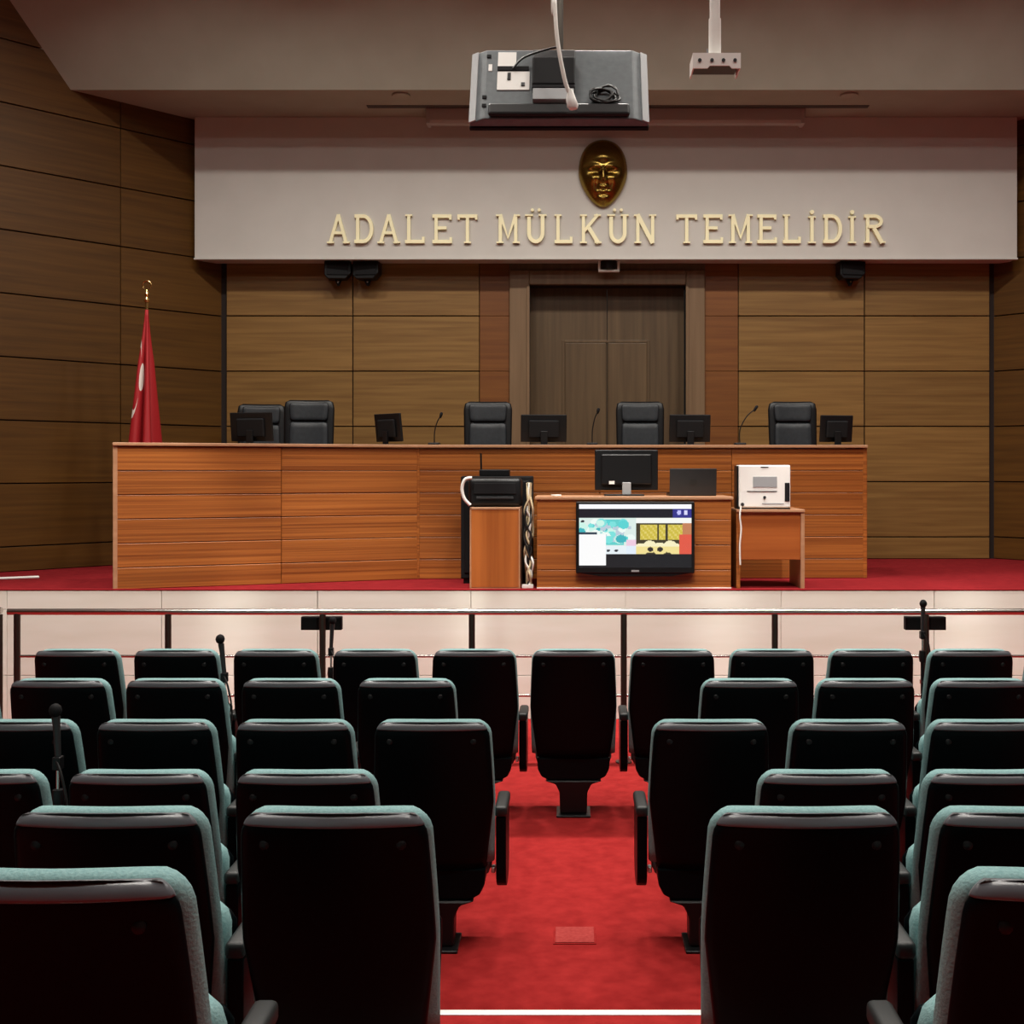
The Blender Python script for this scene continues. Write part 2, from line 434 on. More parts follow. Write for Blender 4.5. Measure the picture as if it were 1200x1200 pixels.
# ================================================================== FASCIA LETTERING AND MASK
lt = thing('wall_lettering', 'raised gold capital letters reading ADALET MÜLKÜN TEMELİDİR on the pale fascia', 'lettering', (0, 11.8, gz(285.5, 11.8)))
CAP = (285.5-252)/F*11.8
SW = .033
def letter(ch, x0, x1):
    bm = bmesh.new()
    Wd = x1-x0; dd = [.028]
    def nD(): dd[0] += .0007; return dd[0]
    def st(pts, wv=SW):
        # stroke polyline in unit coords (0..1) -> extruded ribbon
        P = [Vector((p[0]*Wd, p[1]*CAP)) for p in pts]
        L, R = [], []
        for i, p in enumerate(P):
            if i == 0: d = P[1]-P[0]
            elif i == len(P)-1: d = P[-1]-P[-2]
            else: d = (P[i+1]-P[i]).normalized()+(P[i]-P[i-1]).normalized()
            d.normalize(); n = Vector((-d.y, d.x))*wv/2
            L.append(p+n); R.append(p-n)
        for i in range(len(P)-1):
            bm_prism(bm, [tuple(L[i]), tuple(L[i+1]), tuple(R[i+1]), tuple(R[i])], 'y', -nD(), -.0005)
    def serif(xc, yb, wv=.07, th=.016):
        z = yb*CAP + (th/2 if yb < .5 else -th/2)
        bm_prism(bm, [(xc*Wd-wv/2, z-th/2), (xc*Wd+wv/2, z-th/2), (xc*Wd+wv/2, z+th/2), (xc*Wd-wv/2, z+th/2)], 'y', -nD(), -.0005)
    def dot(xc, zc, r=.02):
        bm_prism(bm, [(xc*Wd+r*math.cos(k*PI/4), zc+r*math.sin(k*PI/4)) for k in range(8)], 'y', -nD(), -.0005)
    def arc(cx, cy, rx, ry, a0, a1, n=12):
        return [(cx+rx*math.cos(math.radians(a0+(a1-a0)*i/n)), cy+ry*math.sin(math.radians(a0+(a1-a0)*i/n))) for i in range(n+1)]
    a = SW/2/Wd; b = SW/2/CAP
    if ch == 'A':
        st([(.06, 0), (.5, 1)], .03); st([(.5, 1), (.92, 0)]); st([(.24, .36), (.76, .36)], .028)
        serif(.08, 0); serif(.92, 0)
    elif ch == 'D':
        st([(.16, 0), (.16, 1)]); st([(.0, 1-b), (.45, 1-b)]+arc(.45, .5, .42, .5-b, 90, -90)+[(.0, b)], .036)
    elif ch == 'L':
        st([(.2, 0), (.2, 1)]); st([(0, b), (1, b)], .034); st([(.97, 0), (.97, .22)], .026); serif(.2, 1)
    elif ch == 'E':
        st([(.2, 0), (.2, 1)]); st([(0, b), (1, b)], .034); st([(0, 1-b), (.97, 1-b)], .034); st([(.2, .53), (.75, .53)], .03)
        st([(.98, 0), (.98, .2)], .024); st([(.95, .82), (.95, 1)], .024)
    elif ch == 'T':
        st([(.5, 0), (.5, 1)]); st([(0, 1-b), (1, 1-b)], .034); serif(.5, 0); st([(.03, .82), (.03, 1)], .024); st([(.97, .82), (.97, 1)], .024)
    elif ch == 'M':
        st([(.14, 0), (.14, 1)], .034); st([(.86, 0), (.86, 1)]); st([(.14, 1), (.5, .18), (.86, 1)], .034)
        serif(.12, 0, .07); serif(.88, 0, .07); serif(.08, 1, .06); serif(.92, 1, .06)
    elif ch in 'UÜ':
        st([(.14, 1), (.14, .36)]+arc(.5, .36, .36, .36-b, 180, 360)+[(.86, 1)], .038)
        serif(.14, 1, .08); serif(.86, 1, .08)
        if ch == 'Ü': dot(.32, CAP+.045, .016); dot(.68, CAP+.045, .016)
    elif ch == 'K':
        st([(.16, 0), (.16, 1)]); st([(.9, 1), (.2, .42)], .03); st([(.4, .58), (.92, 0)], .04)
        serif(.16, 0); serif(.16, 1); serif(.9, 0, .07); serif(.88, 1, .07)
    elif ch == 'N':
        st([(.14, 0), (.14, 1)], .032); st([(.86, 0), (.86, 1)], .032); st([(.12, 1), (.86, 0)], .042)
        serif(.14, 0, .07); serif(.1, 1, .06); serif(.86, 1, .07)
    elif ch == 'İ':
        st([(.5, 0), (.5, .92)]); serif(.5, 0, .08); serif(.5, .94, .075); dot(.5, CAP+.025, .022)
    elif ch == 'R':
        st([(.18, 0), (.18, 1)]); st([(.0, 1-b), (.5, 1-b)]+arc(.5, .76, .36, .24-b, 90, -90)+[(.18, .52+b)], .034)
        st([(.48, .52), (.9, 0)], .04); serif(.18, 0); serif(.92, 0, .06)
    o = link('letter', fin(bm, 'letter'), 'gold', lt, (x0, 0, 0))
    return o
TXT = [('A', 386, 408), ('D', 416, 439), ('A', 445, 467), ('L', 475, 497), ('E', 507, 529), ('T', 537, 559),
       ('M', 583, 608), ('Ü', 617, 639), ('L', 650, 670), ('K', 680, 703), ('Ü', 713, 735), ('N', 744, 768),
       ('T', 793, 816), ('E', 824, 846), ('M', 855, 880), ('E', 887, 909), ('L', 917, 937), ('İ', 946, 956),
       ('D', 964, 987), ('İ', 993, 1003), ('R', 1012, 1035)]
for ch, a, b in TXT: letter(ch, gx(a, 11.8), gx(b, 11.8))
# bronze face mask (generic)
mk = px(706.5, 204, 11.8)
bm = bmesh.new()
NA, NR = 56, 34
WX, WZ = .25, .345
def gs(x, z, cx, cz, sx, sz): return math.exp(-((x-cx)/sx)**2-((z-cz)/sz)**2)
def face_h(x, z):
    # x,z in -1..1 over the oval ; returns protrusion in m
    d = x*x+z*z
    h = .15*math.sqrt(max(0, 1-d*.97))
    h += .045*gs(x, z, 0, .40, .42, .20)                 # forehead
    h += .030*(gs(x, z, -.33, .12, .24, .07)+gs(x, z, .33, .12, .24, .07))   # brow
    h -= .050*(gs(x, z, -.33, -.03, .2, .085)+gs(x, z, .33, -.03, .2, .085))  # sockets
    h += .022*(gs(x, z, -.33, -.04, .11, .05)+gs(x, z, .33, -.04, .11, .05))  # eyes
    for k in range(6):
        h += .022*gs(x, z, 0, .06-.055*k, .075+.008*k, .06)   # nose ridge
    h += .035*gs(x, z, 0, -.27, .15, .07)
    h += .030*(gs(x, z, -.42, -.22, .2, .14)+gs(x, z, .42, -.22, .2, .14))   # cheeks
    h -= .020*(gs(x, z, -.27, -.42, .08, .14)+gs(x, z, .27, -.42, .08, .14))
    h += .026*gs(x, z, 0, -.47, .22, .05)-.022*gs(x, z, 0, -.535, .24, .028)+.026*gs(x, z, 0, -.60, .18, .045)
    h -= .015*gs(x, z, 0, -.69, .2, .04)
    h += .030*gs(x, z, 0, -.80, .2, .09)
    return max(h, .002)
ring0 = None; rings = []
for j in range(NR+1):
    r = j/NR; rg = []
    for i in range(NA):
        a = 2*PI*i/NA
        x, z = r*math.cos(a), r*math.sin(a)
        wx = WX*(1.0-.26*max(0, -z)**1.4+.16*max(0, z)**2)
        rg.append(bm.verts.new((x*wx, -face_h(x, z), z*WZ)) if j else None)
    rings.append(rg)
ctr = bm.verts.new((0, -face_h(0, 0), 0))
for i in range(NA): bm.faces.new((ctr, rings[1][i], rings[1][(i+1) % NA]))
for j in range(1, NR):
    for i in range(NA): bm.faces.new((rings[j][i], rings[j+1][i], rings[j+1][(i+1) % NA], rings[j][(i+1) % NA]))
back = [bm.verts.new((v.co.x, -.001, v.co.z)) for v in rings[NR]]
for i in range(NA): bm.faces.new((rings[NR][i], back[i], back[(i+1) % NA], rings[NR][(i+1) % NA]))
bm.faces.new(back)
tag(link('face_mask', fin(bm, 'face_mask', True), 'bronze', None, mk), 'polished bronze face mask mounted above the gold letters', 'mask')
# ================================================================== THE JUDGES' BENCH
BT = ST+1.15
P0 = Vector((gx(135, 9.0), 9.0, ST)); P1 = Vector((gx(490, 9.88), 9.88, ST)); P2 = Vector((gx(1012, 10.0), 9.96, ST))
bench = thing('judges_bench', 'long high wooden bench with horizontal boards and an angled wing on the stage', 'bench', (0, 0, ST))
def bench_run(a, b, splits, depth, endtrim):
    d = b-a; L = d.length; ang = math.atan2(d.y, d.x)
    def lo(x, y, z): # local along run -> bench local
        v = Matrix.Rotation(ang, 3, 'Z') @ Vector((x, y, z)); return Vector((a.x+v.x, a.y+v.y, v.z))
    me = box_me(-(L)/2, L/2, -.008, .03, 0, 1.12, 0)
    link('front_core', me, 'groove_dark', bench, lo(L/2, .02, .0), (0, 0, ang))
    hs = [0, .17]+[.17+.19*k for k in range(1, 5)]+[1.12]
    for s0, s1 in zip(splits, splits[1:]):
        for z0, z1 in zip(hs, hs[1:]):
            dx = (s1-s0)*L-.003
            me = piece(dx, .02, z1-z0-.005, 'bench_wood', .003)
            link('bench_board', me, None, bench, lo((s0+s1)/2*L, 0, (z0+z1)/2), (0, 0, ang))
    return lo, ang, L
lo1, an1, L1 = bench_run(P0, P1, [0, .525, 1], .7, True)
lo2, an2, L2 = bench_run(P1, P2, [0, .405, .70, 1], .7, True)
# vertical end strips
me = piece(.035, .05, 1.125, 'bench_top_wood', .004)
link('end_strip', me, None, bench, lo1(-.0, .012, .5625), (0, 0, an1))
me = piece(.035, .05, 1.125, 'bench_wood', .004)
link('end_strip', me, None, bench, lo2(L2+.0, .012, .5625), (0, 0, an2))
me = piece(.02, .04, 1.12, 'bench_wood', .004)
link('corner_strip', me, None, bench, lo2(0, .004, .56), (0, 0, (an1+an2)/2))
# side panels and top
def quadprism(name, mat, pts, z0, z1, bev=.004):
    bm = bmesh.new(); bm_prism(bm, [(p[0], p[1]) for p in pts], 'z', z0, z1)
    bmesh.ops.recalc_face_normals(bm, faces=bm.faces)
    if bev: bmesh.ops.bevel(bm, geom=list(bm.edges), offset=bev, segments=2, affect='EDGES', profile=.5)
    return link(name, fin(bm, name), mat, bench)
n1 = Vector((-math.sin(an1), math.cos(an1), 0)); d1 = Vector((math.cos(an1), math.sin(an1), 0))
d2 = Vector((math.cos(an2), math.sin(an2), 0))
D = .62
A0 = P0-n1*.03-d1*.02; A1 = Vector((P1.x, P1.y-.03, 0)); A2 = Vector((P2.x+.02, P2.y-.03, 0))
B2 = A2+Vector((0, D, 0)); B1 = Vector((P1.x-.1, P1.y+D, 0)); B0 = A0+n1*D
quadprism('bench_top', 'bench_top_wood', [A0, A1, A2, B2, B1, B0], 1.125, 1.15, .004)
e0 = P0+d1*.0; e1 = P0+n1*.58
quadprism('side_panel', 'bench_wood', [P0+n1*.04, P0+n1*.04+d1*.025, e1+d1*.025, e1], 0, 1.124, .002)
quadprism('side_panel', 'bench_wood', [(P2.x-.025, P2.y+.04), (P2.x, P2.y+.04), (P2.x, P2.y+.58), (P2.x-.025, P2.y+.58)], 0, 1.124, .002)
# low platform behind the bench (hidden), carries the chairs
dais = bx('stage_dais', 'carpet_stage', None, -3.4, 2.35, 10.5, 12.0, ST, ST+.25, .01)
struct(dais, 'low carpeted step behind the bench')
DZ = ST+.25
# ================================================================== JUDGES' CHAIRS
def round_sheet(bm, w0, w1, z0, z1, yf, t, r, curve, n=8, m=10, round_bot=True):
    """padded slab: outline rounded rect in xz, front y=yf(z)-..., thickness t, smooth"""
    rows = []
    zs = []
    for k in range(m+1):
        u = k/m
        zs.append(z0+(z1-z0)*(.5-.5*math.cos(PI*u)))
    for sgn in (0, 1):
        rr = []
        for z in zs:
            w_ = w0+(w1-w0)*(z-z0)/(z1-z0)
            d = min(z1-z, (z-z0) if round_bot else 9)
            if d < r: w_ = w_-r+math.sqrt(max(0, r*r-(r-d)**2))
            row = []
            for i in range(n+1):
                s = -1+2*i/n
                s2 = math.sin(s*PI/2)
                edge = min(1-abs(s2), 1)*w_
                ed = min(d, edge)
                puff = min(1, ed/(t*.6)); puff = math.sqrt(max(0, 1-(1-puff)**2))
                yc = yf(z)+curve*(s2*s2)
                row.append(bm.verts.new((s2*w_, yc+(1 if sgn else -1)*t/2*(.35+.65*puff), z)))
            rr.append(row)
        rows.append(rr)
    for sgn, rr in enumerate(rows):
        for a, b in zip(rr, rr[1:]):
            for i in range(n):
                q = (a[i], a[i+1], b[i+1], b[i])
                f = bm.faces.new(q if not sgn else q[::-1]); f.smooth = True
    A, B = rows
    def bridge(p, q):
        for i in range(len(p)-1):
            f = bm.faces.new((p[i], q[i], q[i+1], p[i+1])); f.smooth = True
    bridge(A[0], B[0]); bridge(A[-1], B[-1])
    bridge([r_[0] for r_ in A], [r_[0] for r_ in B]); bridge([r_[-1] for r_ in A], [r_[-1] for r_ in B])
def sheet(name, mat, parent, *a, **k):
    bm = bmesh.new(); round_sheet(bm, *a, **k)
    return link(name, fin(bm, name), mat, parent)
def make_chair(label, loc, rz):
    r = thing('office_chair', label, 'chair', loc, rz, None)
    # faces local -y (towards the public)
    sheet('backrest', 'black_plastic', r, .225, .24, .5, 1.36, lambda z: .24+.10*(z-.5), .07, .06, -.03)
    sheet('upper_pad', 'leather', r, .175, .19, 1.16, 1.33, lambda z: .195+.10*(z-.5), .04, .03, -.02)
    sheet('lower_pad', 'leather', r, .19, .18, .55, 1.145, lambda z: .195+.10*(z-.5), .045, .03, -.02)
    bm = bmesh.new()
    bm_box(bm, -.25, .25, -.27, .23, .42, .52, .04, 3)
    link('seat', fin(bm, 'seat', True), 'leather', r)
    for s in (-1, 1):
        tube('armrest', 'black_plastic', r, smooth_path([(s*.27, .2, .5), (s*.29, .18, .68), (s*.29, 0, .7), (s*.29, -.18, .68), (s*.27, -.2, .5)]), .022, 8)
    lathe('column', 'chrome', r, [(.035, .08), (.035, .3), (.025, .3), (.025, .425)], 14)
    bm = bmesh.new()
    for k in range(5):
        a = 2*PI*k/5
        bm_tube(bm, [(0, 0, .1), (.3*math.cos(a), .3*math.sin(a), .065)], .025, 8)
    link('star_base', fin(bm, 'star_base'), 'black_plastic', r)
    for k in range(5):
        a = 2*PI*k/5
        lathe('castor', 'black_plastic', r, [(.0, -.02), (.022, -.02), (.028, 0), (.022, .02), (0, .02)], 10, (.3*math.cos(a), .3*math.sin(a), .0285), (PI/2, 0, a))
    return r
yc = 11.1
chairs = [(571, 'black leather high-backed chair between the angled wing corner and the door frame', 0.05, 11.1),
          (752, 'black leather high-backed chair directly in front of the dark door', 0.0, 11.1),
          (935, 'black leather high-backed chair near the bench end away from the flag', 0.0, 11.1),
          (358, 'black leather high-backed chair behind the middle of the angled wing, the taller of two there', .1, 10.85),
          (306, 'black leather chair nearest the flag, behind the monitor on the angled wing', .25, 11.55)]
for i, (p, lb, rz, yy) in enumerate(chairs):
    if i == 0: ch0 = make_chair(lb, (gx(p, yy), yy, DZ), rz)
    else:
        o = copy_tree(ch0, (gx(p, yy), yy, DZ), rz); o['label'] = lb
    if i == 4:
        o.location.z = DZ
# ================================================================== BENCH EQUIPMENT
def make_monitor(label, loc, rz, W=.40, Hh=.26, lean=.12):
    r = thing('desktop_monitor', label, 'monitor', loc, rz)
    # back of the monitor faces local -y
    bm = bmesh.new(); bm_box(bm, -W/2, W/2, -.012, .012, 0, Hh, .006, 2)
    b = link('screen_housing', fin(bm, 'h'), 'black_plastic', r, (0, 0, .035), (lean, 0, 0))
    bm = bmesh.new(); bm_box(bm, -W*.33, W*.33, -.035, -.0121, Hh*.15, Hh*.8, .012, 2)
    link('rear_cover', fin(bm, 'c'), 'black_matte', b)
    bm = bmesh.new(); bm_box(bm, -W*.46, W*.46, .0121, .0135, Hh*.06, Hh*.94)
    link('display', fin(bm, 'd'), 'dark_grey', b)
    bx('neck', 'black_plastic', r, -.03, .03, -.06, -.038, .008, .13, .004)
    bx('foot', 'black_plastic', r, -.11, .11, -.12, .08, 0, .012, .005)
    return r
make_monitor('black desktop monitor turned sideways on the bench beside the angled wing corner', (gx(457, 10.22), 10.22, BT), -.75, .36, .25)
make_monitor('black desktop monitor on the bench against the frame of the dark door', (gx(637, 10.3), 10.3, BT), .12, .41, .245)
make_monitor('black desktop monitor on the bench left of a chair-back at the door edge away from the flag', (gx(808, 10.3), 10.3, BT), .1, .37, .245)
make_monitor('black desktop monitor at the bench end away from the flag', (gx(979, 10.32), 10.32, BT), .22, .31, .24)
make_monitor('black desktop monitor on the angled wing of the bench near the flag', (gx(296, 10.02), 10.02, BT), -.25, .40, .25)
# fix wording that must not depend on the view
for o in bpy.data.objects:
    if o.get('label', '').startswith('black desktop monitor on the bench left of'):
        o['label'] = 'black desktop monitor beside the chair in front of the dark door'
def goose(label, loc, top, rz=0):
    r = thing('gooseneck_microphone', label, 'microphone', loc, rz)
    bx('base', 'black_plastic', r, -.05, .05, -.06, .06, 0, .025, .008, 2)
    tx, tz = top
    pts = smooth_path([(0, 0, .02), (.002, 0, tz*.45), (tx*.45, -.01, tz*.8), (tx, -.03, tz)])
    tube('gooseneck', 'black_plastic', r, pts, .005, 8)
    bm = bmesh.new(); bm_tube(bm, [(tx*.93, -.028, tz-.02), (tx, -.03, tz), (tx*1.1, -.033, tz+.02), (tx*1.18, -.035, tz+.03)], .01, 10, True, [.007, .013, .014, .008])
    link('windscreen', fin(bm, 'ws'), 'black_matte', r)
goose('thin black gooseneck microphone on the bench near the angled wing corner', (gx(509, 10.15), 10.15, BT), (.06, .26))
goose('thin black gooseneck microphone on the bench before the door centre', (gx(694, 10.2), 10.2, BT), (.05, .30))
goose('thin black gooseneck microphone on the bench away from the flag, before the door pilaster', (gx(867, 10.2), 10.2, BT), (.13, .32))
# ================================================================== FLAG
fy = 10.55
fp = Vector((gx(172, fy), fy, ST))
fr = thing('flag_on_pole', 'red flag with white emblem hanging folded on a gold-tipped pole beside the bench', 'flag', fp)
topz = gz(358, fy)-ST
tube('pole', 'gold_pole', fr, [(0, 0, .03), (0, 0, topz+.05)], .014, 12)
lathe('base', 'gold_pole', fr, [(.17, 0), (.17, .02), (.06, .04), (.03, .09), (.0, .09)], 24)
lathe('finial_stem', 'gold_pole', fr, [(.0, 0), (.022, 0), (.028, .02), (.012, .05), (.022, .075), (.012, .1), (.0, .12)], 16, (0, 0, topz+.03))
bm = bmesh.new()
cr = []
for k in range(15):
    a = math.radians(-60+k*300/14)+PI/2+math.radians(-90)
    tt = math.sin(PI*k/14)
    cr.append(((.04*math.cos(a), 0, topz+.185+.04*math.sin(a)), .001+.008*tt))
bm_tube(bm, [c_[0] for c_ in cr], .006, 8, True, [c_[1] for c_ in cr])
link('finial_crescent', fin(bm, 'cres'), 'gold_pole', fr)
# cloth: folded cone
m = principled('flag_cloth', (.5, .008, .012), .6)
t = m.node_tree; N = t.nodes; K = t.links
uv = N.new('ShaderNodeUVMap'); uv.uv_map = 'UVMap'
def circ(cx, cy, r):
    d = N.new('ShaderNodeVectorMath'); d.operation = 'DISTANCE'
    K.new(uv.outputs[0], d.inputs[0]); d.inputs[1].default_value = (cx, cy, 0)
    c_ = N.new('ShaderNodeMath'); c_.operation = 'LESS_THAN'; K.new(d.outputs['Value'], c_.inputs[0]); c_.inputs[1].default_value = r
    return c_.outputs[0]
a1 = circ(.50, .56, .25); a2 = circ(.56, .56, .20)
sb = N.new('ShaderNodeMath'); sb.operation = 'SUBTRACT'; sb.use_clamp = True; K.new(a1, sb.inputs[0]); K.new(a2, sb.inputs[1])
st_ = circ(.78, .56, .09)
ad = N.new('ShaderNodeMath'); ad.operation = 'MAXIMUM'; K.new(sb.outputs[0], ad.inputs[0]); K.new(st_, ad.inputs[1])
mx = N.new('ShaderNodeMix'); mx.data_type = 'RGBA'
mx.inputs[6].default_value = (.34, .006, .010, 1); mx.inputs[7].default_value = (.72, .66, .60, 1)
K.new(ad.outputs[0], mx.inputs[0]); K.new(mx.outputs[2], N['Principled BSDF'].inputs['Base Color'])
bm = bmesh.new(); uvl = bm.loops.layers.uv.new('UVMap')
NU, NV = 72, 26
rows = []
for j in range(NV+1):
    v = j/NV
    row = []
    for i in range(NU):
        a = 2*PI*i/NU
        rx = .014+.078*v; ry = .014+.125*v
        fold = 1+.68*min(1,v*3)*math.sin(4*a-PI/2+.35)+.18*v*math.sin(9*a+.6)
        if j == NV: zz = .0
        else: zz = 0
        row.append(bm.verts.new((rx*fold*math.cos(a)-.02*v, ry*fold*math.sin(a), topz-.04-1.42*v+.03*math.sin(3*a)*v)))
    rows.append(row)
for j in range(NV):
    for i in range(NU):
        f = bm.faces.new((rows[j][i], rows[j][(i+1) % NU], rows[j+1][(i+1) % NU], rows[j+1][i])); f.smooth = True
        cs = [(i, j), (i+1, j), (i+1, j+1), (i, j+1)]
        for lp, (ii, jj) in zip(f.loops, cs): lp[uvl].uv = (ii/NU*3.4-1.55, 1-jj/NV)
bm.faces.new(rows[0][::-1])
link('cloth', fin(bm, 'cloth'), 'flag_cloth', fr)
# white strip lying on the stage
a = px(-30, 681.5, 9.72); b = px(46, 679, 9.95)
d = b-a; an = math.atan2(d.y, d.x)
me = piece(d.length, .05, .02, 'white_plastic', .006)
tag(link('cable_cover', me, None, None, ((a.x+b.x)/2, (a.y+b.y)/2, ST+.0105), (0, 0, an)), 'white cable cover strip lying on the red stage carpet near the flag wall', 'cable cover')
# ================================================================== CLERK'S TABLE GROUP
TY = 9.06
tx0, tx1 = gx(629, TY), gx(857, TY)
tz = gz(582, TY)-ST
tb = thing('clerk_table', 'wooden clerk table with horizontal front boards at the stage edge', 'table', ((tx0+tx1)/2, TY, ST))
hw = (tx1-tx0)/2
bx('front_core', 'groove_dark', tb, -hw+.03, hw-.03, .018, .03, .02, tz-.03, 0)
zs_ = [0.0, gz(668, TY)-ST, gz(638.5, TY)-ST, gz(609, TY)-ST, tz-.025]
for z0, z1 in zip(zs_, zs_[1:]):
    link('front_board', piece(2*hw-.004, .018, z1-z0-.005, 'bench_wood', .002), None, tb, (0, .009, (z0+z1)/2))
bx('table_top', 'bench_top_wood', tb, -hw-.015, hw+.015, -.015, .62, tz-.024, tz, .004)
for s in (-1, 1):
    bx('side_panel', 'bench_wood', tb, s*(hw-.012)-.0125, s*(hw-.012)+.0125, .031, .6, 0, tz-.0245, .002)
bx('base_strip', 'aluminium', tb, -hw, hw, -.006, -.0005, .0, .012, .001)
# wall television on table front
sx0, sx1, sz0, sz1 = gx(675, TY), gx(813, TY), gz(672, TY-.06), gz(588, TY-.06)
tv = thing('television', 'flat television showing bright coloured pictures on the front of the clerk table', 'television', ((sx0+sx1)/2, TY, sz0))
W, Hh = sx1-sx0, sz1-sz0
bx('housing', 'black_plastic', tv, -W/2, W/2, -.058, -.006, 0, Hh, .008, 3)
# screen picture painted as a colour attribute
GW, GH = 138, 84
ix0, ix1, iz0, iz1 = -W/2+.024, W/2-.024, .045, Hh-.02
bm = bmesh.new(); cl = bm.loops.layers.float_color.new('picture')
rg = random.Random(3)
blobsL = [(rg.uniform(.0, .46), rg.uniform(.44, .72), rg.uniform(.015, .05), rg.choice([(.1, .65, .65), (.2, .75, .72), (.6, .9, .8), (.85, .95, .9), (.5, .6, .7), (.05, .45, .5)])) for _ in range(60)]
def pic(u, v):
    if v > .93: return (.95, .95, 1.0)
    if v > .79:
        if .87 < u < .91 and .83 < v < .91: return (.55, .55, 1.0) if (u-.89)**2*5+(v-.87)**2 < .0016 else (.06, .06, .35)
        if .935 < u < .965 and .83 < v < .91: return (.7, .7, 1.0)
        if u > .83: return (.03, .03, .25)
        return (.006, .006, .014)
    if u < .24 and v < .52 and v > .03: return (.96, .96, .96)
    if v > .22:
        if u < .505:
            c_ = (.72, .85, .80)
            if .18 < u < .40 and .36 < v < .76: c_ = (.12, .62, .60)
            for (bu, bv, br, bc) in blobsL:
                if (u-bu)**2+(v-bv)**2*.5 < br*br: c_ = bc
            if u > .42 and v < .44: c_ = (.85, .6, .75) if v > .34 else (.75, .85, .95)
            if v < .34 and u < .42: c_ = (.8, .88, .92)
            if u < .16 and .52 < v < .555: c_ = (.03, .05, .08)
            for (du, dv) in ((.26, .27), (.33, .27), (.03, .73)):
                if (u-du)**2+(v-dv)**2 < .0003: c_ = (.02, .02, .03)
            return c_
        if v > .70: return (.92, .94, .90)
        c_ = (.05, .04, .02)
        if .44 < v < .68:
            for (cu, ww) in ((.62, .075), (.74, .03), (.86, .07)):
                if abs(u-cu) < ww: c_ = (.62, .50, .06) if (int(u*60)+int(v*30)) % 3 else (.75, .62, .15)
        for (cu, cv) in ((.55, .29), (.63, .33), (.72, .30), (.81, .33), (.87, .28)):
            if (u-cu)**2*1.0+(v-cv)**2*.45 < .0042: c_ = (.88, .74, .30) if v < .33 else (.93, .86, .55)
        for (cu, cv) in ((.635, .29), (.72, .29)):
            if (u-cu)**2+(v-cv)**2*.5 < .0007: c_ = (.03, .02, .02)
        if u > .89 and v < .52: c_ = (.75, .10, .06)
        elif u > .92: c_ = (.55, .22, .10)
        return c_
    return (.006, .006, .010)
vv = [[bm.verts.new((ix0+(ix1-ix0)*i/GW, -.0586, iz0+(iz1-iz0)*j/GH)) for i in range(GW+1)] for j in range(GH+1)]
for j in range(GH):
    for i in range(GW):
        f = bm.faces.new((vv[j][i], vv[j][i+1], vv[j+1][i+1], vv[j+1][i]))
        c_ = pic((i+.5)/GW, (j+.5)/GH)
        for lp in f.loops: lp[cl] = (*c_, 1)
m = principled('tv_picture', (.01, .01, .01), .25)
t = m.node_tree; at = t.nodes.new('ShaderNodeVertexColor'); at.layer_name = 'picture'
t.links.new(at.outputs[0], t.nodes['Principled BSDF'].inputs['Emission Color'])
t.nodes['Principled BSDF'].inputs['Emission Strength'].default_value = 1.0
me = bpy.data.meshes.new('screen'); bm.to_mesh(me); bm.free()
link('screen', me, 'tv_picture', tv)
prism('bottom_lip', 'black_plastic', tv, [(-W*.46, 0), (W*.46, 0), (W*.30, -.022), (-W*.30, -.022)], 'y', -.05, -.008)
bx('standby_light', 'lcd_grey', tv, -.03, .03, -.0595, -.058, .012, .026, .0005)
bx('wall_bracket', 'black_matte', tv, -.2, .2, -.006, -.0005, Hh*.3, Hh*.7, 0)
# monitor on table (back towards the public)
my = 9.35
mz = ST+tz
mo = thing('desktop_monitor', 'large black monitor on a stand upon the clerk table above the television', 'monitor', (gx(734, my), my, mz))
mw = (gx(771, my)-gx(697, my))/2; mh = gz(527, my)-mz
bm = bmesh.new(); bm_box(bm, -mw, mw, -.012, .015, .045, mh, .008, 2)
hs_ = link('screen_housing', fin(bm, 'h'), 'black_plastic', mo)
bm = bmesh.new(); bm_box(bm, -mw*.8, mw*.8, -.036, -.0121, .09, mh-.035, .012, 2)
link('rear_cover', fin(bm, 'rc'), 'black_plastic', hs_)
link('sticker', box_me(-mw*.55, -mw*.38, -.038, -.0361, .095, .12), 'print_white', hs_)
bx('neck', 'lcd_grey', mo, -.035, .035, -.06, -.037, .012, .11, .004)
bx('foot', 'black_plastic', mo, -.18, .14, -.12, .12, 0, .014, .005)
# laptop
ly = 9.3
lp_ = thing('laptop', 'open black laptop with its lid back towards the seats on the clerk table', 'laptop', (gx(812, ly), ly, mz), .03)
lw = (gx(840, ly)-gx(785, ly))/2; lh = gz(549.5, ly)-mz
bx('base', 'black_plastic', lp_, -lw, lw, 0.006, .24, 0, .02, .004)
bm = bmesh.new(); bm_box(bm, -lw, lw, -.006, .006, 0.0, lh, .004, 2)
ld = link('lid', fin(bm, 'lid'), 'dark_grey', lp_, (0, 0, .004), (.1, 0, 0))
bm = bmesh.new(); bm_lathe(bm, [(.0, 0), (.03, 0), (.03, .001), (.0, .001)], 20)
link('lid_emblem', fin(bm, 'em'), 'arm_grey', ld, (0, -.0062, lh*.5), (PI/2, 0, 0))
# small paper pieces on table edge
tag(link('paper_slip', box_me(-.03, .03, -.04, .04, 0, .012, .003), 'print_white', None, (gx(652, 9.2), 9.2, mz+.0005), (0, 0, .4)), 'small white slip lying on the clerk table near the cables', 'paper')
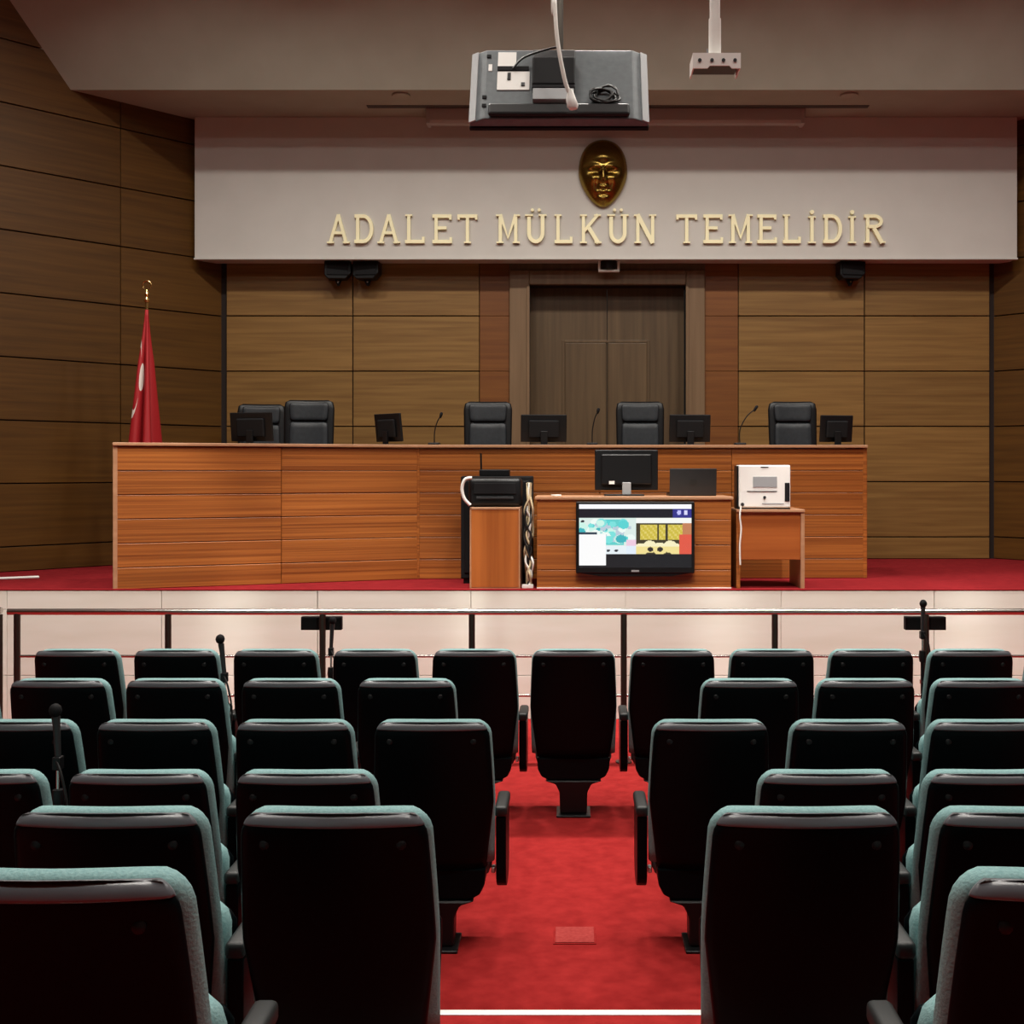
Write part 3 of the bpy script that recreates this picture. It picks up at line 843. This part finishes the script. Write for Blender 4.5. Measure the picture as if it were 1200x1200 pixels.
# ---------------------------------------------------------------- rack, cabinet, cables
ry = 9.47
rk = thing('equipment_rack', 'black steel equipment rack standing behind the orange wooden cabinet', 'rack', (gx(582, ry), ry, ST))
rw = (gx(624, ry)-gx(540, ry))/2; rh = gz(558, ry)-ST
bx('body', 'black_matte', rk, -rw, rw, .0, .30, .04, rh, .01)
bx('glass_door', 'black_plastic', rk, -rw+.03, rw-.03, -.012, -.0005, .09, rh-.04, .004)
bx('plinth', 'black_plastic', rk, -rw+.02, rw-.02, .02, .28, 0, .04, .003)
cy_ = 9.06
cb = thing('wooden_cabinet', 'narrow orange wooden cabinet with upright grain at the stage edge', 'cabinet', (gx(580, cy_), cy_, ST))
cw = (gx(609.5, cy_)-gx(550.5, cy_))/2; chh = gz(594.5, cy_)-ST
bx('front_panel', 'cabinet_wood', cb, -cw+.012, cw-.012, 0, .018, .012, chh-.018, .002)
for s in (-1, 1): bx('side_panel', 'bench_top_wood', cb, s*(cw-.006)-.006, s*(cw-.006)+.006, -.003, .36, 0, chh-.0185, .002)
bx('top_panel', 'bench_top_wood', cb, -cw, cw, -.004, .36, chh-.018, chh, .003)
bx('base_strip', 'bench_top_wood', cb, -cw+.012, cw-.012, .003, .35, 0, .0115, .001)
# black case on top of the cabinet
pr = thing('printer', 'black rounded printer on top of the narrow wooden cabinet', 'printer', (gx(580, 9.1), 9.1, ST+chh))
pw = (gx(611, 9.1)-gx(549, 9.1))/2; ph = gz(560, 9.1)-ST-chh
bm = bmesh.new(); bm_box(bm, -pw, pw, 0, .32, 0.004, ph, .035, 4)
link('housing', fin(bm, 'ho', True), 'black_plastic', pr)
bx('paper_tray', 'dark_grey', pr, -pw*.7, pw*.7, -.012, -.0005, ph*.28, ph*.36, .002)
bx('front_plate', 'black_matte', pr, -pw*.8, pw*.8, -.008, -.0005, ph*.45, ph*.82, .003)
bx('feet', 'black_matte', pr, -pw*.8, pw*.8, .04, .28, 0, .0045, 0)
rt = thing('wireless_router', 'small black router with one upright antenna on the rack', 'router', (gx(580, 9.55), 9.55, ST+rh))
bx('body', 'black_plastic', rt, -.13, .12, 0, .14, 0, .055, .008, 2)
tube('antenna', 'black_plastic', rt, [(-.115, .02, .05), (-.118, .02, .19)], .008, 8)
# cables
tube_pts = [(gx(553, 9.04), 9.045, gz(560, 9.04)), (gx(545, 9.04), 9.04, gz(562, 9.04)), (gx(541.5, 9.04), 9.04, gz(572, 9.04)),
            (gx(544, 9.04), 9.04, gz(584, 9.04)), (gx(551, 9.04), 9.045, gz(592, 9.04))]
bm = bmesh.new(); bm_tube(bm, smooth_path(tube_pts, 6), .013, 8)
tag(link('cable', fin(bm, 'cable'), 'cable_white'), 'thick white cable looping beside the black printer', 'cable')
cols = ['cable_white', 'cable_cream', 'cable_cream', 'cable_black', 'cable_white', 'cable_cream', 'cable_black', 'cable_black', 'cable_cream']
cabl = thing('cable_bundle', 'hanging bundle of white, cream and black cables between cabinet and clerk table', 'cables', (gx(619, 9.1), 9.1, ST))
for k, cm in enumerate(cols):
    rr = random.Random(k+10)
    x0 = gx(612+k*1.2, 9.1); pts = []
    for q in range(9):
        v = q/8
        xx = gx(619.5, 9.1)+(rr.uniform(-.035, .038))*(.5+math.sin(PI*v)*.6)
        zz = gz(566+v*123, 9.1)
        pts.append((xx-cabl.location.x, rr.uniform(-.02, .05), max(.008, zz-ST)))
    tube('cable', cm, cabl, smooth_path(pts, 5), .009, 7)
bx('plug_strip', 'white_plastic', cabl, -.05, .04, -.01, .04, .0, .03, .004)
# ---------------------------------------------------------------- side desk with white device
dy = 9.08
sd = thing('side_desk', 'small orange wooden side desk on panel legs beside the clerk table', 'desk', (gx(903, dy), dy, ST))
dw = (gx(943, dy)-gx(863, dy))/2; dh = gz(597, dy)-ST
pz = gz(656, dy)-ST
bx('desk_top', 'bench_top_wood', sd, -dw, dw, -.01, .5, dh-.022, dh, .003)
bx('modesty_panel', 'desk_wood', sd, -dw+.0305, dw-.0305, .012, .03, pz, dh-.0225, .003)
for s in (-1, 1): bx('leg_panel', 'bench_top_wood' if s > 0 else 'bench_wood', sd, s*(dw-.015)-.015, s*(dw-.015)+.015, 0, .48, 0, dh-.0225, .002)
wd_ = thing('white_office_machine', 'white boxy office machine with grey display on the small side desk', 'office machine', (gx(896, 9.1), 9.1, ST+dh), -.06)
ww = (gx(926, 9.1)-gx(866, 9.1))/2; wh = gz(545, 9.1)-ST-dh
bm = bmesh.new(); bm_box(bm, -ww, ww, 0, .30, 0.012, wh, .012, 3)
link('housing', fin(bm, 'hs'), 'white_plastic', wd_)
bx('side_cover', 'black_plastic', wd_, -ww-.014, -ww-.0003, .02, .29, .0, wh-.005, .004)
bx('base', 'black_plastic', wd_, -ww-.0, ww-.0, .005, .295, 0, .0118, .003)
bx('display', 'lcd_grey', wd_, -ww*.45, ww*.48, -.004, -.0003, wh*.50, wh*.74, .001)
bx('slot', 'dark_grey', wd_, -ww*.68, ww*.48, -.003, -.0003, wh*.395, wh*.415, .0005)
lathe('button', 'dark_grey', wd_, [(.0, 0), (.012, 0), (.012, .006), (.0, .006)], 14, (0, -.0003, wh*.27), (PI/2, 0, 0))
bx('port', 'black_matte', wd_, ww*.78, ww*.97, -.004, -.0003, wh*.18, wh*.60, .001)
bx('print_line', 'lcd_grey', wd_, -ww*.1, ww*.75, -.002, -.0003, wh*.115, wh*.14, .0004)
lathe('knob', 'dark_grey', wd_, [(.0, 0), (.014, 0), (.014, .008), (.0, .008)], 14, (-ww*.86, -.0003, wh*.11), (PI/2, 0, 0))
bx('top_notch', 'dark_grey', wd_, -.03, .03, -.003, -.0003, wh-.02, wh-.012, .0005)
pts = [px(868.5, 593, 9.045), px(867, 605, 9.035), px(868.5, 620, 9.035), px(867, 640, 9.035), px(867.5, 662, 9.04)]
bm = bmesh.new(); bm_tube(bm, smooth_path(pts), .007, 7)
tag(link('cable', fin(bm, 'cb'), 'cable_white'), 'thin white cable hanging from the white office machine', 'cable')
# ================================================================== WALL SPEAKERS, SENSOR
def speaker(label, xp, rz):
    y = 11.98
    r = thing('wall_speaker', label, 'speaker', (gx(xp, y), y, FB), rz)
    bm = bmesh.new()
    bm_prism(bm, [(-.135, -.01), (.135, -.01), (.135, -.13), (.08, -.19), (-.10, -.19), (-.135, -.15)], 'y', -.09, .06)
    bmesh.ops.recalc_face_normals(bm, faces=bm.faces)
    bmesh.ops.bevel(bm, geom=list(bm.edges), offset=.008, segments=2, affect='EDGES', profile=.5)
    link('cabinet', fin(bm, 'sp'), 'black_plastic', r)
    bx('grille', 'black_matte', r, -.11, .11, -.1, -.0905, -.15, -.03, .003)
    prism('bracket', 'black_matte', r, [(-.035, -.1905), (.035, -.1905), (.01, -.25), (-.01, -.25)], 'y', -.02, .02)
    lathe('bracket_bolt', 'chrome', r, [(.0, 0), (.012, 0), (.012, .006), (0, .006)], 10, (0, -.0205, -.212), (PI/2, 0, 0))
    bx('bracket_plate', 'black_matte', r, -.05, .05, -.03, .05, -.0102, -.0005, .001)
speaker('black wall speaker under the fascia, the one of the pair nearest the flag', 396.5, .1)
speaker('black wall speaker under the fascia, the one of the pair nearest the door', 431, -.1)
speaker('single black wall speaker under the fascia on the side away from the flag', 996, .12)
r = thing('ceiling_sensor', 'small white bracketed sensor above the dark door', 'sensor', (gx(713.5, 11.95), 11.95, FB))
bx('bracket', 'white_paint', r, -.11, .11, -.03, .02, -.115, -.09, .006)
for s in (-1, 1): bx('bracket_arm', 'white_paint', r, s*.1-.012, s*.1+.012, -.02, .02, -.0895, -.001, .003)
bm = bmesh.new()
bm_lathe(bm, [(.085, -.001), (.085, -.05), (.07, -.085), (.0, -.0895)], 20)
link('dome', fin(bm, 'dm'), 'black_plastic', r)
# ================================================================== HANGING TELEVISION
TV_Y = 6.1
tl = math.radians(27)
tvw = .95
r = thing('hanging_television', 'grey back of a flat television hanging tilted from the ceiling', 'television', px(655, 139, TV_Y))
# local: back face towards -y, tilted so the top leans away
tiltm = (-tl, 0, 0)
HH = .50
def tvp(name, mat, x0, x1, y0, y1, z0, z1, bev=.004, par=None):
    bm = bmesh.new(); bm_box(bm, x0, x1, y0, y1, z0, z1, bev, 2)
    return link(name, fin(bm, name), mat, r, (0, 0, 0), tiltm)
hw = tvw/2
bm = bmesh.new()
bm_prism(bm, [(-hw, .06), (hw, .06), (hw, .035), (hw-.075, 0), (-hw+.075, 0), (-hw, .035)], 'z', 0, HH)
bmesh.ops.recalc_face_normals(bm, faces=bm.faces)
bmesh.ops.bevel(bm, geom=list(bm.edges), offset=.006, segments=2, affect='EDGES', profile=.5)
link('housing', fin(bm, 'h'), 'tv_grey', r, (0, 0, 0), tiltm)
for s in (-1, 1):
    bm = bmesh.new()
    bm_prism(bm, [(s*hw*1.012, .03), (s*(hw-.03), .012), (s*(hw-.034), .022), (s*hw*1.012, .045)], 'z', .003, HH-.003)
    link('edge_strip', fin(bm, 'e'), 'tv_edge', r, (0, 0, 0), tiltm)
tvp('front_bezel', 'black_matte', -hw-.004, hw+.004, .0605, .085, -.006, HH+.006)
tvp('lower_bulge', 'black_plastic', -hw+.10, hw-.10, -.03, -.0003, .008, .085, .012)
tvp('centre_cover', 'black_matte', -.145, .085, -.05, -.0003, .20, .40, .008)
tvp('upper_plate', 'dark_grey', -.145, .085, -.012, -.0003, .41, .49, .004)
tvp('mount_plate', 'tv_edge', -.14, .08, -.045, -.0003, .095, .175, .004)
tvp('mount_slot', 'black_matte', -.145, .085, -.047, -.0003, .176, .199, .004)
tvp('connector_panel', 'white_plastic', -.335, -.16, -.006, -.0003, .20, .335, .001)
tvp('rating_label', 'white_plastic', -.335, -.235, -.004, -.0003, .37, .48, .001)
tvp('connector_strip', 'black_matte', -.335, -.165, -.012, -.0003, .338, .368, .001)
tvp('socket', 'black_plastic', -.28, -.262, -.012, -.0063, .27, .32, .001)
tvp('socket', 'dark_grey', -.205, -.185, -.012, -.0063, .225, .25, .001)
for (xx, zz) in ((-.385, .45), (-.40, .15), (-.40, .09)):
    tvp('screw_boss', 'black_matte', xx-.012, xx+.012, -.006, -.0003, zz-.012, zz+.012, .002)
tvp('small_label', 'white_plastic', -.385, -.365, -.004, -.0003, .34, .39, .001)
bm = bmesh.new()
pp = []
for k in range(70):
    a = k*.55
    pp.append((.24+.075*math.cos(a)*(1-.004*k)+.02*math.sin(a*.37), -.02-.012*math.sin(k*.9), .145+.05*math.sin(a)+.012*math.sin(a*.7)))
bm_tube(bm, pp, .006, 6)
link('coiled_cable', fin(bm, 'cc'), 'cable_black', r, (0, 0, 0), tiltm)
tube('signal_cable', 'cable_black', r, smooth_path([(-.25, -.02, .34), (-.20, -.035, .40), (-.10, -.04, .45), (-.01, -.03, .49), (.0, .02, .52)]), .006, 6).rotation_euler = tiltm
loc = Vector(r.location)
# ceiling mount for it
mt = thing('television_ceiling_mount', 'dark steel pole holding the tilted television from the ceiling', 'mount', (loc.x+.0, loc.y+.30, loc.z))
tube('pole', 'steel_dark', mt, [(0, .05, .42), (0, .05, CEIL-loc.z-.012)], .02, 12)
lathe('ceiling_plate', 'steel_dark', mt, [(.08, CEIL-loc.z-.015), (.08, CEIL-loc.z-.001), (0, CEIL-loc.z-.001)], 20, (0, .05, 0))
bx('bracket', 'steel_dark', mt, -.12, .12, .03, .06, .33, .43, .004)
# white power cable
pts = [px(648, -45, TV_Y-.06), px(650, 0, TV_Y-.08), px(653, 45, TV_Y-.10), px(661, 90, TV_Y-.10), px(668, 112, TV_Y-.09)]
bm = bmesh.new(); bm_tube(bm, smooth_path([(pts[0].x, pts[0].y, CEIL-.003)]+pts, 7), .011, 8)
wc = thing('power_cable', 'white power cable hanging from the ceiling to the tilted television', 'cable', pts[-1])
o = link('cord', fin(bm, 'cord'), 'cable_white', wc); o.location = -Vector(wc.location)
bm = bmesh.new(); bm_tube(bm, [(0, 0, .03), (.005, 0, -.02), (.015, 0, -.055), (.017, .0, -.07)], .02, 10, True, [.014, .026, .03, .022])
link('plug', fin(bm, 'plug'), 'white_plastic', wc)
# ================================================================== PROJECTOR MOUNT
py_ = 5.0
pm = thing('projector_ceiling_mount', 'white empty projector bracket on a ceiling pole', 'projector mount', px(840, 80, py_))
top = CEIL-pm.location.z
tube('lower_pole', 'white_paint', pm, [(0, .07, .03), (0, .07, .24)], .027, 16)
tube('upper_pole', 'white_paint', pm, [(0, .07, .2405), (0, .07, top-.012)], .023, 16)
lathe('ceiling_plate', 'white_paint', pm, [(.09, top-.014), (.09, top-.001), (0, top-.001)], 20, (0, .07, 0))
bm = bmesh.new()
bm_prism(bm, [(-.104, .067), (.104, .067), (.104, 0), (.065, 0), (.055, .012), (-.03, .012), (-.04, 0), (-.104, 0)], 'y', 0, .006)
link('front_plate', fin(bm, 'fp'), 'white_paint', pm)
bx('top_plate', 'white_paint', pm, -.104, .104, .0063, .14, .061, .067, .001)
for s in (-1, 1): bx('side_plate', 'white_paint', pm, s*.101-.003, s*.101+.003, .0063, .14, .0, .0607, .001)
bx('inner_block', 'black_plastic', pm, -.095, .095, .012, .13, .016, .058, .002)
for xx in (-.068, -.015, .035, .085):
    lathe('bolt_hole', 'dark_grey', pm, [(.0, 0), (.008, 0), (.008, .003), (0, .003)], 10, (xx-.006, -.0003, .035), (PI/2, 0, 0))
tube('hook', 'lcd_grey', pm, [(-.035, .03, .0672), (-.038, .03, .095)], .004, 6)
# ================================================================== RAILING
RY = 7.63
rail = thing('railing', 'chrome three-bar railing with posts between the seats and the stage', 'railing', (0, RY, 0))
px_posts = [gx(p, RY) for p in (20, 197, 378, 553, 731, 908, 1085, 1262, 1440)]
zt = gz(717, RY); zm = gz(769, RY); zl = gz(815, RY)
tube('top_rail', 'chrome', rail, [(px_posts[0]-.06, 0, zt), (px_posts[-1]+.05, 0, zt)], .021, 14)
tube('middle_rail', 'chrome', rail, [(px_posts[0]-.0, 0, zm), (px_posts[-1], 0, zm)], .0095, 10)
tube('lower_rail', 'chrome', rail, [(px_posts[0]-.0, 0, zl), (px_posts[-1], 0, zl)], .0095, 10)
pm_ = None
for x in px_posts:
    if pm_ is None:
        bm = bmesh.new(); bm_lathe(bm, [(.055, 0.001), (.055, .008), (.021, .012), (.021, zt-.015)], 16); pm_ = fin(bm, 'post'); pm_.materials.append(M('steel_dark'))
    link('post', pm_, None, rail, (x, 0, 0))
rail2 = thing('railing', 'short separate chrome railing section past the gap on the flag wall side', 'railing', (gx(1, RY), RY-.02, 0))
tube('top_rail', 'chrome', rail2, [(.015, 0, zt+.012), (-1.35, 0, zt+.012)], .021, 14)
tube('middle_rail', 'chrome', rail2, [(0, 0, zm), (-1.3, 0, zm)], .0095, 10)
tube('lower_rail', 'chrome', rail2, [(0, 0, zl), (-1.3, 0, zl)], .0095, 10)
for x in (0, -1.3): link('post', pm_, None, rail2, (x, 0, 0))
def rail_box(label, xp):
    y = RY+.055
    o = thing('rail_box', label, 'box', (gx(xp, y), y, gz(738, y)))
    w2 = .135; h2 = gz(722.5, y)-gz(738, y)
    bx('case', 'black_matte', o, -w2, w2, -.02, .03, 0, h2, .004)
    bx('cover', 'black_plastic', o, -w2+.01, -.03, -.023, -.0205, .008, h2-.008, .001)
    bx('cover', 'black_plastic', o, .03, w2-.01, -.023, -.0205, .008, h2-.008, .001)
    bx('clamp', 'steel_dark', o, -.012, .012, -.033, -.0205, .02, h2-.02, .001)
rail_box('black box clamped to the railing post on the flag side', 377)
rail_box('black box clamped to the railing post away from the flag', 1084)
# ================================================================== MICROPHONE STANDS
def mic_stand(label, x, y, z0, top, bend, rz=0):
    r = thing('microphone_stand', label, 'microphone stand', (x, y, z0), rz)
    bm = bmesh.new()
    for k in range(3):
        a = 2*PI*k/3+.5
        bm_tube(bm, [(0, 0, .16), (.03*math.cos(a), .03*math.sin(a), .155), (.10*math.cos(a), .10*math.sin(a), .012)], .009, 8)
    link('tripod_legs', fin(bm, 'tl'), 'black_plastic', r)
    tube('pole', 'black_plastic', r, [(0, 0, .1), (0, 0, top-.34)], .012, 10)
    tube('upper_pole', 'chrome', r, [(0, 0, top-.3395), (0, 0, top-.24)], .007, 8)
    lathe('clutch', 'black_plastic', r, [(.0, -.035), (.02, -.035), (.024, 0), (.02, .035), (0, .035)], 12, (0, 0, top-.36))
    lathe('collar', 'chrome', r, [(.013, -.012), (.019, -.012), (.019, .012), (.013, .012)], 12, (0, 0, top-.52))
    bx('clip', 'black_plastic', r, -.016, .016, -.02, .02, top-.25, top-.2, .005)
    bm = bmesh.new()
    bm_tube(bm, [(bend*.0, 0, top-.21), (bend*.5, 0, top-.10), (bend*.8, 0, top-.05)], .012, 12, True, [.011, .013, .016])
    mc = link('microphone_body', fin(bm, 'mb'), 'dark_grey', r)
    bm = bmesh.new(); bmesh.ops.create_icosphere(bm, subdivisions=2, radius=.024)
    for f in bm.faces: f.smooth = True
    for v in bm.verts: v.co.z *= 1.12
    link('microphone_grille', fin(bm, 'mg', True), 'black_matte', mc, (bend, 0, top-.027))
    tube('cable', 'cable_black', r, smooth_path([(0, -.015, top-.21), (.03, -.03, top-.28), (.045, -.02, top-.42), (.02, -.02, top-.6), (.03, -.02, .12)]), .005, 6)
mic_stand('black microphone stand before the railing box away from the flag', gx(1081, 7.3), 7.3, 0, gz(702.5, 7.3), .005)
mic_stand('black microphone stand before the railing box on the flag side', gx(388, 7.3), 7.3, 0, gz(722, 7.3), .01)
mic_stand('black microphone stand between first and second seat rows on the flag side', gx(263, 5.98), 5.98, 0, gz(743, 5.98), -.022)
mic_stand('black microphone stand between third and fourth seat rows on the flag side', gx(68, 4.33), 4.33, 0, gz(824, 4.33), -.01)
# floor hatch in the aisle
ha = px(673.5, 1097, 4.79)
r = thing('floor_box_cover', 'small square carpeted floor box cover in the aisle', 'floor cover', (ha.x, ha.y, .0))
bx('frame', 'carpet', r, -.088, .088, -.088, .088, .0005, .004, .001)
bx('lid', 'hatch_carpet', r, -.08, .08, -.08, .08, .0045, .007, .001)
# ================================================================== AUDITORIUM SEATS
S_BOT, S_TOP = .325, .945
def back_y(z): return -.03-.135*((z-S_BOT)/(S_TOP-S_BOT))
def back_sheet(off_y, w_top, w_mid, w_bot, z0, z1, t, r, curve, lip, n=14, m=20, crown=.008, fr=.6):
    """curved padded sheet; -y is the rear. lip: how far the rear face rolls forward at the top"""
    bm = bmesh.new()
    zs = []
    for k in range(m+1):
        u = k/m
        zs.append(z0+(z1-z0)*(1-(1-u)**1.7))
    rows = [[], []]
    for side in (0, 1):
        for z in zs:
            u = (z-z0)/(z1-z0)
            w_ = w_bot+(w_mid-w_bot)*min(1, u/.45) if u < .45 else w_mid+(w_top-w_mid)*((u-.45)/.55)**1.3
            d = z1-z
            if d < r: w_ = w_-r+math.sqrt(max(0, r*r-(r-d)**2))
            row = []
            for i in range(n+1):
                s = -1+2*i/n
                s2 = math.sin(s*PI/2)
                yc = back_y(z)+off_y+curve*(s2*s2)
                ed = min(d, (1-abs(s2))*w_)
                ft = 0
                if ed < t*.8: q = 1-ed/(t*.8); ft = t*fr*(1-math.sqrt(max(0, 1-q*q)))
                if side == 0:
                    y = yc-t/2
                    if d < lip: q = 1-d/lip; y += t*.98*(1-math.sqrt(max(0, 1-q*q)))
                    e2 = (1-abs(s2))*w_
                    if e2 < .012: q = 1-e2/.012; y += t*.6*(1-math.sqrt(max(0, 1-q*q)))
                    y = min(y, yc+t/2-ft-.003)
                else:
                    y = yc+t/2-ft
                zq = z-crown*abs(s2)**3*max(0, (u-.75)/.25)
                row.append(bm.verts.new((s2*w_, y, zq)))
            rows[side].append(row)
    for side, rr in enumerate(rows):
        for a, b in zip(rr, rr[1:]):
            for i in range(n):
                f = bm.faces.new((a[i], a[i+1], b[i+1], b[i])); f.smooth = True
    A, B = rows
    def bridge(p, q, sm=True):
        for i in range(len(p)-1):
            f = bm.faces.new((p[i], q[i], q[i+1], p[i+1])); f.smooth = sm
    bridge(A[0], B[0], False); bridge(A[-1], B[-1])
    bridge([x[0] for x in A], [x[0] for x in B], False); bridge([x[-1] for x in A], [x[-1] for x in B], False)
    bmesh.ops.remove_doubles(bm, verts=bm.verts, dist=.00005)
    return bm
ME = {}
ME['shell'] = fin(back_sheet(0, .224, .240, .205, S_BOT, S_TOP, .038, .055, .024, .038), 'shell'); ME['shell'].materials.append(M('shell_black'))
ME['cushion'] = fin(back_sheet(.048, .229, .243, .236, .335, S_TOP+.001, .054, .062, .026, .014, crown=.005, fr=.45), 'cushion'); ME['cushion'].materials.append(M('teal_fabric'))
ME['lip'] = fin(back_sheet(-.0012, .2205, .2215, .222, S_TOP-.034, S_TOP+.0006, .038, .05, .024, .038, m=12, crown=.008), 'lip'); ME['lip'].materials.append(M('lip_highlight'))  # strip over the shell rim that carries the painted highlight
# folded seat pad: upright, teal side towards the backrest
bm = bmesh.new(); round_sheet(bm, .215, .228, .23, .635, lambda z: .125-.05*(z-.23), .075, .06, .0, 10, 12)
ME['pad'] = fin(bm, 'pad'); ME['pad'].materials.append(M('teal_fabric'))
bm = bmesh.new(); round_sheet(bm, .215, .23, .225, .60, lambda z: .177-.05*(z-.23), .028, .05, .0, 8, 10)
ME['padshell'] = fin(bm, 'padshell'); ME['padshell'].materials.append(M('shell_black'))
bm = bmesh.new()
bm_prism(bm, [(-.205, .322), (.205, .322), (.20, .255), (.18, .215), (.14, .195), (-.14, .195), (-.18, .215), (-.20, .255)], 'y', -.035, .085)
bmesh.ops.recalc_face_normals(bm, faces=bm.faces)
bmesh.ops.bevel(bm, geom=list(bm.edges), offset=.008, segments=2, affect='EDGES', profile=.5)
ME['housing'] = fin(bm, 'housing'); ME['housing'].materials.append(M('shell_black'))
bm = bmesh.new()
bm_prism(bm, [(-.075, .012), (.075, .012), (.078, .13), (.10, .175), (.16, .1945), (-.16, .1945), (-.10, .175), (-.078, .13)], 'y', -.05, .06)
bmesh.ops.recalc_face_normals(bm, faces=bm.faces)
bmesh.ops.bevel(bm, geom=list(bm.edges), offset=.006, segments=1, affect='EDGES', profile=.5)
ME['pedestal'] = fin(bm, 'pedestal'); ME['pedestal'].materials.append(M('black_plastic'))
ME['foot'] = box_me(-.095, .095, -.09, .10, .0, .0118, .003); ME['foot'].materials.append(M('black_plastic'))
def armprof(off):
    y0, y1, z0, z1 = .02+off, .255-off, .205+off, .515
    r0 = .10-off
    P = [(y0, z1), (y0, z0+r0)]
    for k in range(1, 7): a = PI+PI/2*k/6; P.append((y0+r0+r0*math.cos(a), z0+r0+r0*math.sin(a)))
    P.append((y1-r0, z0))
    for k in range(1, 7): a = -PI/2+PI/2*k/6; P.append((y1-r0+r0*math.cos(a), z0+r0+r0*math.sin(a)))
    P.append((y1, z1)); return P
bm = bmesh.new(); bm_prism(bm, armprof(0), 'x', -.021, .021)
bmesh.ops.recalc_face_normals(bm, faces=bm.faces)
bmesh.ops.bevel(bm, geom=list(bm.edges), offset=.005, segments=2, affect='EDGES', profile=.5)
ME['arm'] = fin(bm, 'arm'); ME['arm'].materials.append(M('shell_black'))
bm = bmesh.new(); bm_box(bm, -.026, .026, .01, .26, .5155, .56, .014, 3)
ME['armpad'] = fin(bm, 'armpad', True); ME['armpad'].materials.append(M('arm_grey'))
bm = bmesh.new(); bm_lathe(bm, [(.0, 0), (.012, 0), (.012, .004), (.006, .007), (.0, .007)], 12)
ME['cap'] = fin(bm, 'cap'); ME['cap'].materials.append(M('black_plastic'))
ME['hinge'] = box_me(-.008, .008, -.02, .02, -.012, .012, .003); ME['hinge'].materials.append(M('aluminium'))
def make_seat(arms):
    r = thing('folding_seat', 'x', 'seat', (0, 0, 0))
    sh = link('back_shell', ME['shell'], None, r)
    for s in (-1, 1):
        z = .865; xx = s*.165
        link('screw_cap', ME['cap'], None, sh, (xx, back_y(z)-.0185+.024*(xx/.225)**2, z), (PI/2-.2, 0, 0))
    link('top_highlight', ME['lip'], None, sh)
    link('back_cushion', ME['cushion'], None, r)
    p = link('seat_pad', ME['pad'], None, r)
    link('seat_shell', ME['padshell'], None, r)
    link('under_housing', ME['housing'], None, r)
    link('pedestal', ME['pedestal'], None, r)
    link('foot_plate', ME['foot'], None, r)
    for s in arms:
        a = link('arm_panel', ME['arm'], None, r, (s*.263, 0, 0))
        link('armrest', ME['armpad'], None, a)
        link('hinge', ME['hinge'], None, r, (s*.23, .06, .29))
    return r
protos = {}
PITCH = .55
ORD = ['first', 'second', 'third', 'fourth', 'fifth', 'sixth']
ROWS = [  # origin y, floor z, flag-side first x, other-side first x, counts
    (6.50, 0, -.55, .55, 5, 5),
    (5.60, 0, -.795, .84, 5, 4),
    (4.70, 0, -.56, .545, 5, 4),
    (3.93, 0, -.885, .845, 4, 3),
    (2.93, .17, -.58, .565, 3, 3),
    (2.03, .33, -.872, .868, 2, 2)]
def place(arms, x, y, z, label):
    k = tuple(arms)
    if k not in protos:
        protos[k] = make_seat(arms); o = protos[k]; o.location = (x, y, z)
    else: o = copy_tree(protos[k], (x, y, z))
    o['label'] = label; o['group'] = 'folding seats for the public'
for ri, (y, z, xl, xr, nl, nr) in enumerate(ROWS):
    rn = ORD[ri]
    if ri == 0:
        place((), 0.0, y, z, 'black and teal folding seat without armrests, in first row facing down the aisle')
    for k in range(nl):
        arms = (1, -1) if (ri == 0 and k == nl-1) else (() if (ri == 4 and k == 0) else (1,))
        place(arms, xl-k*PITCH, y, z, 'black and teal folding seat, %s row from stage, %s from aisle on flag side' % (rn, ORD[k]))
    for k in range(nr):
        place(() if (ri == 4 and k == 0) else (-1,), xr+k*PITCH, y, z, 'black and teal folding seat, %s row from stage, %s from aisle away from flag' % (rn, ORD[k]))
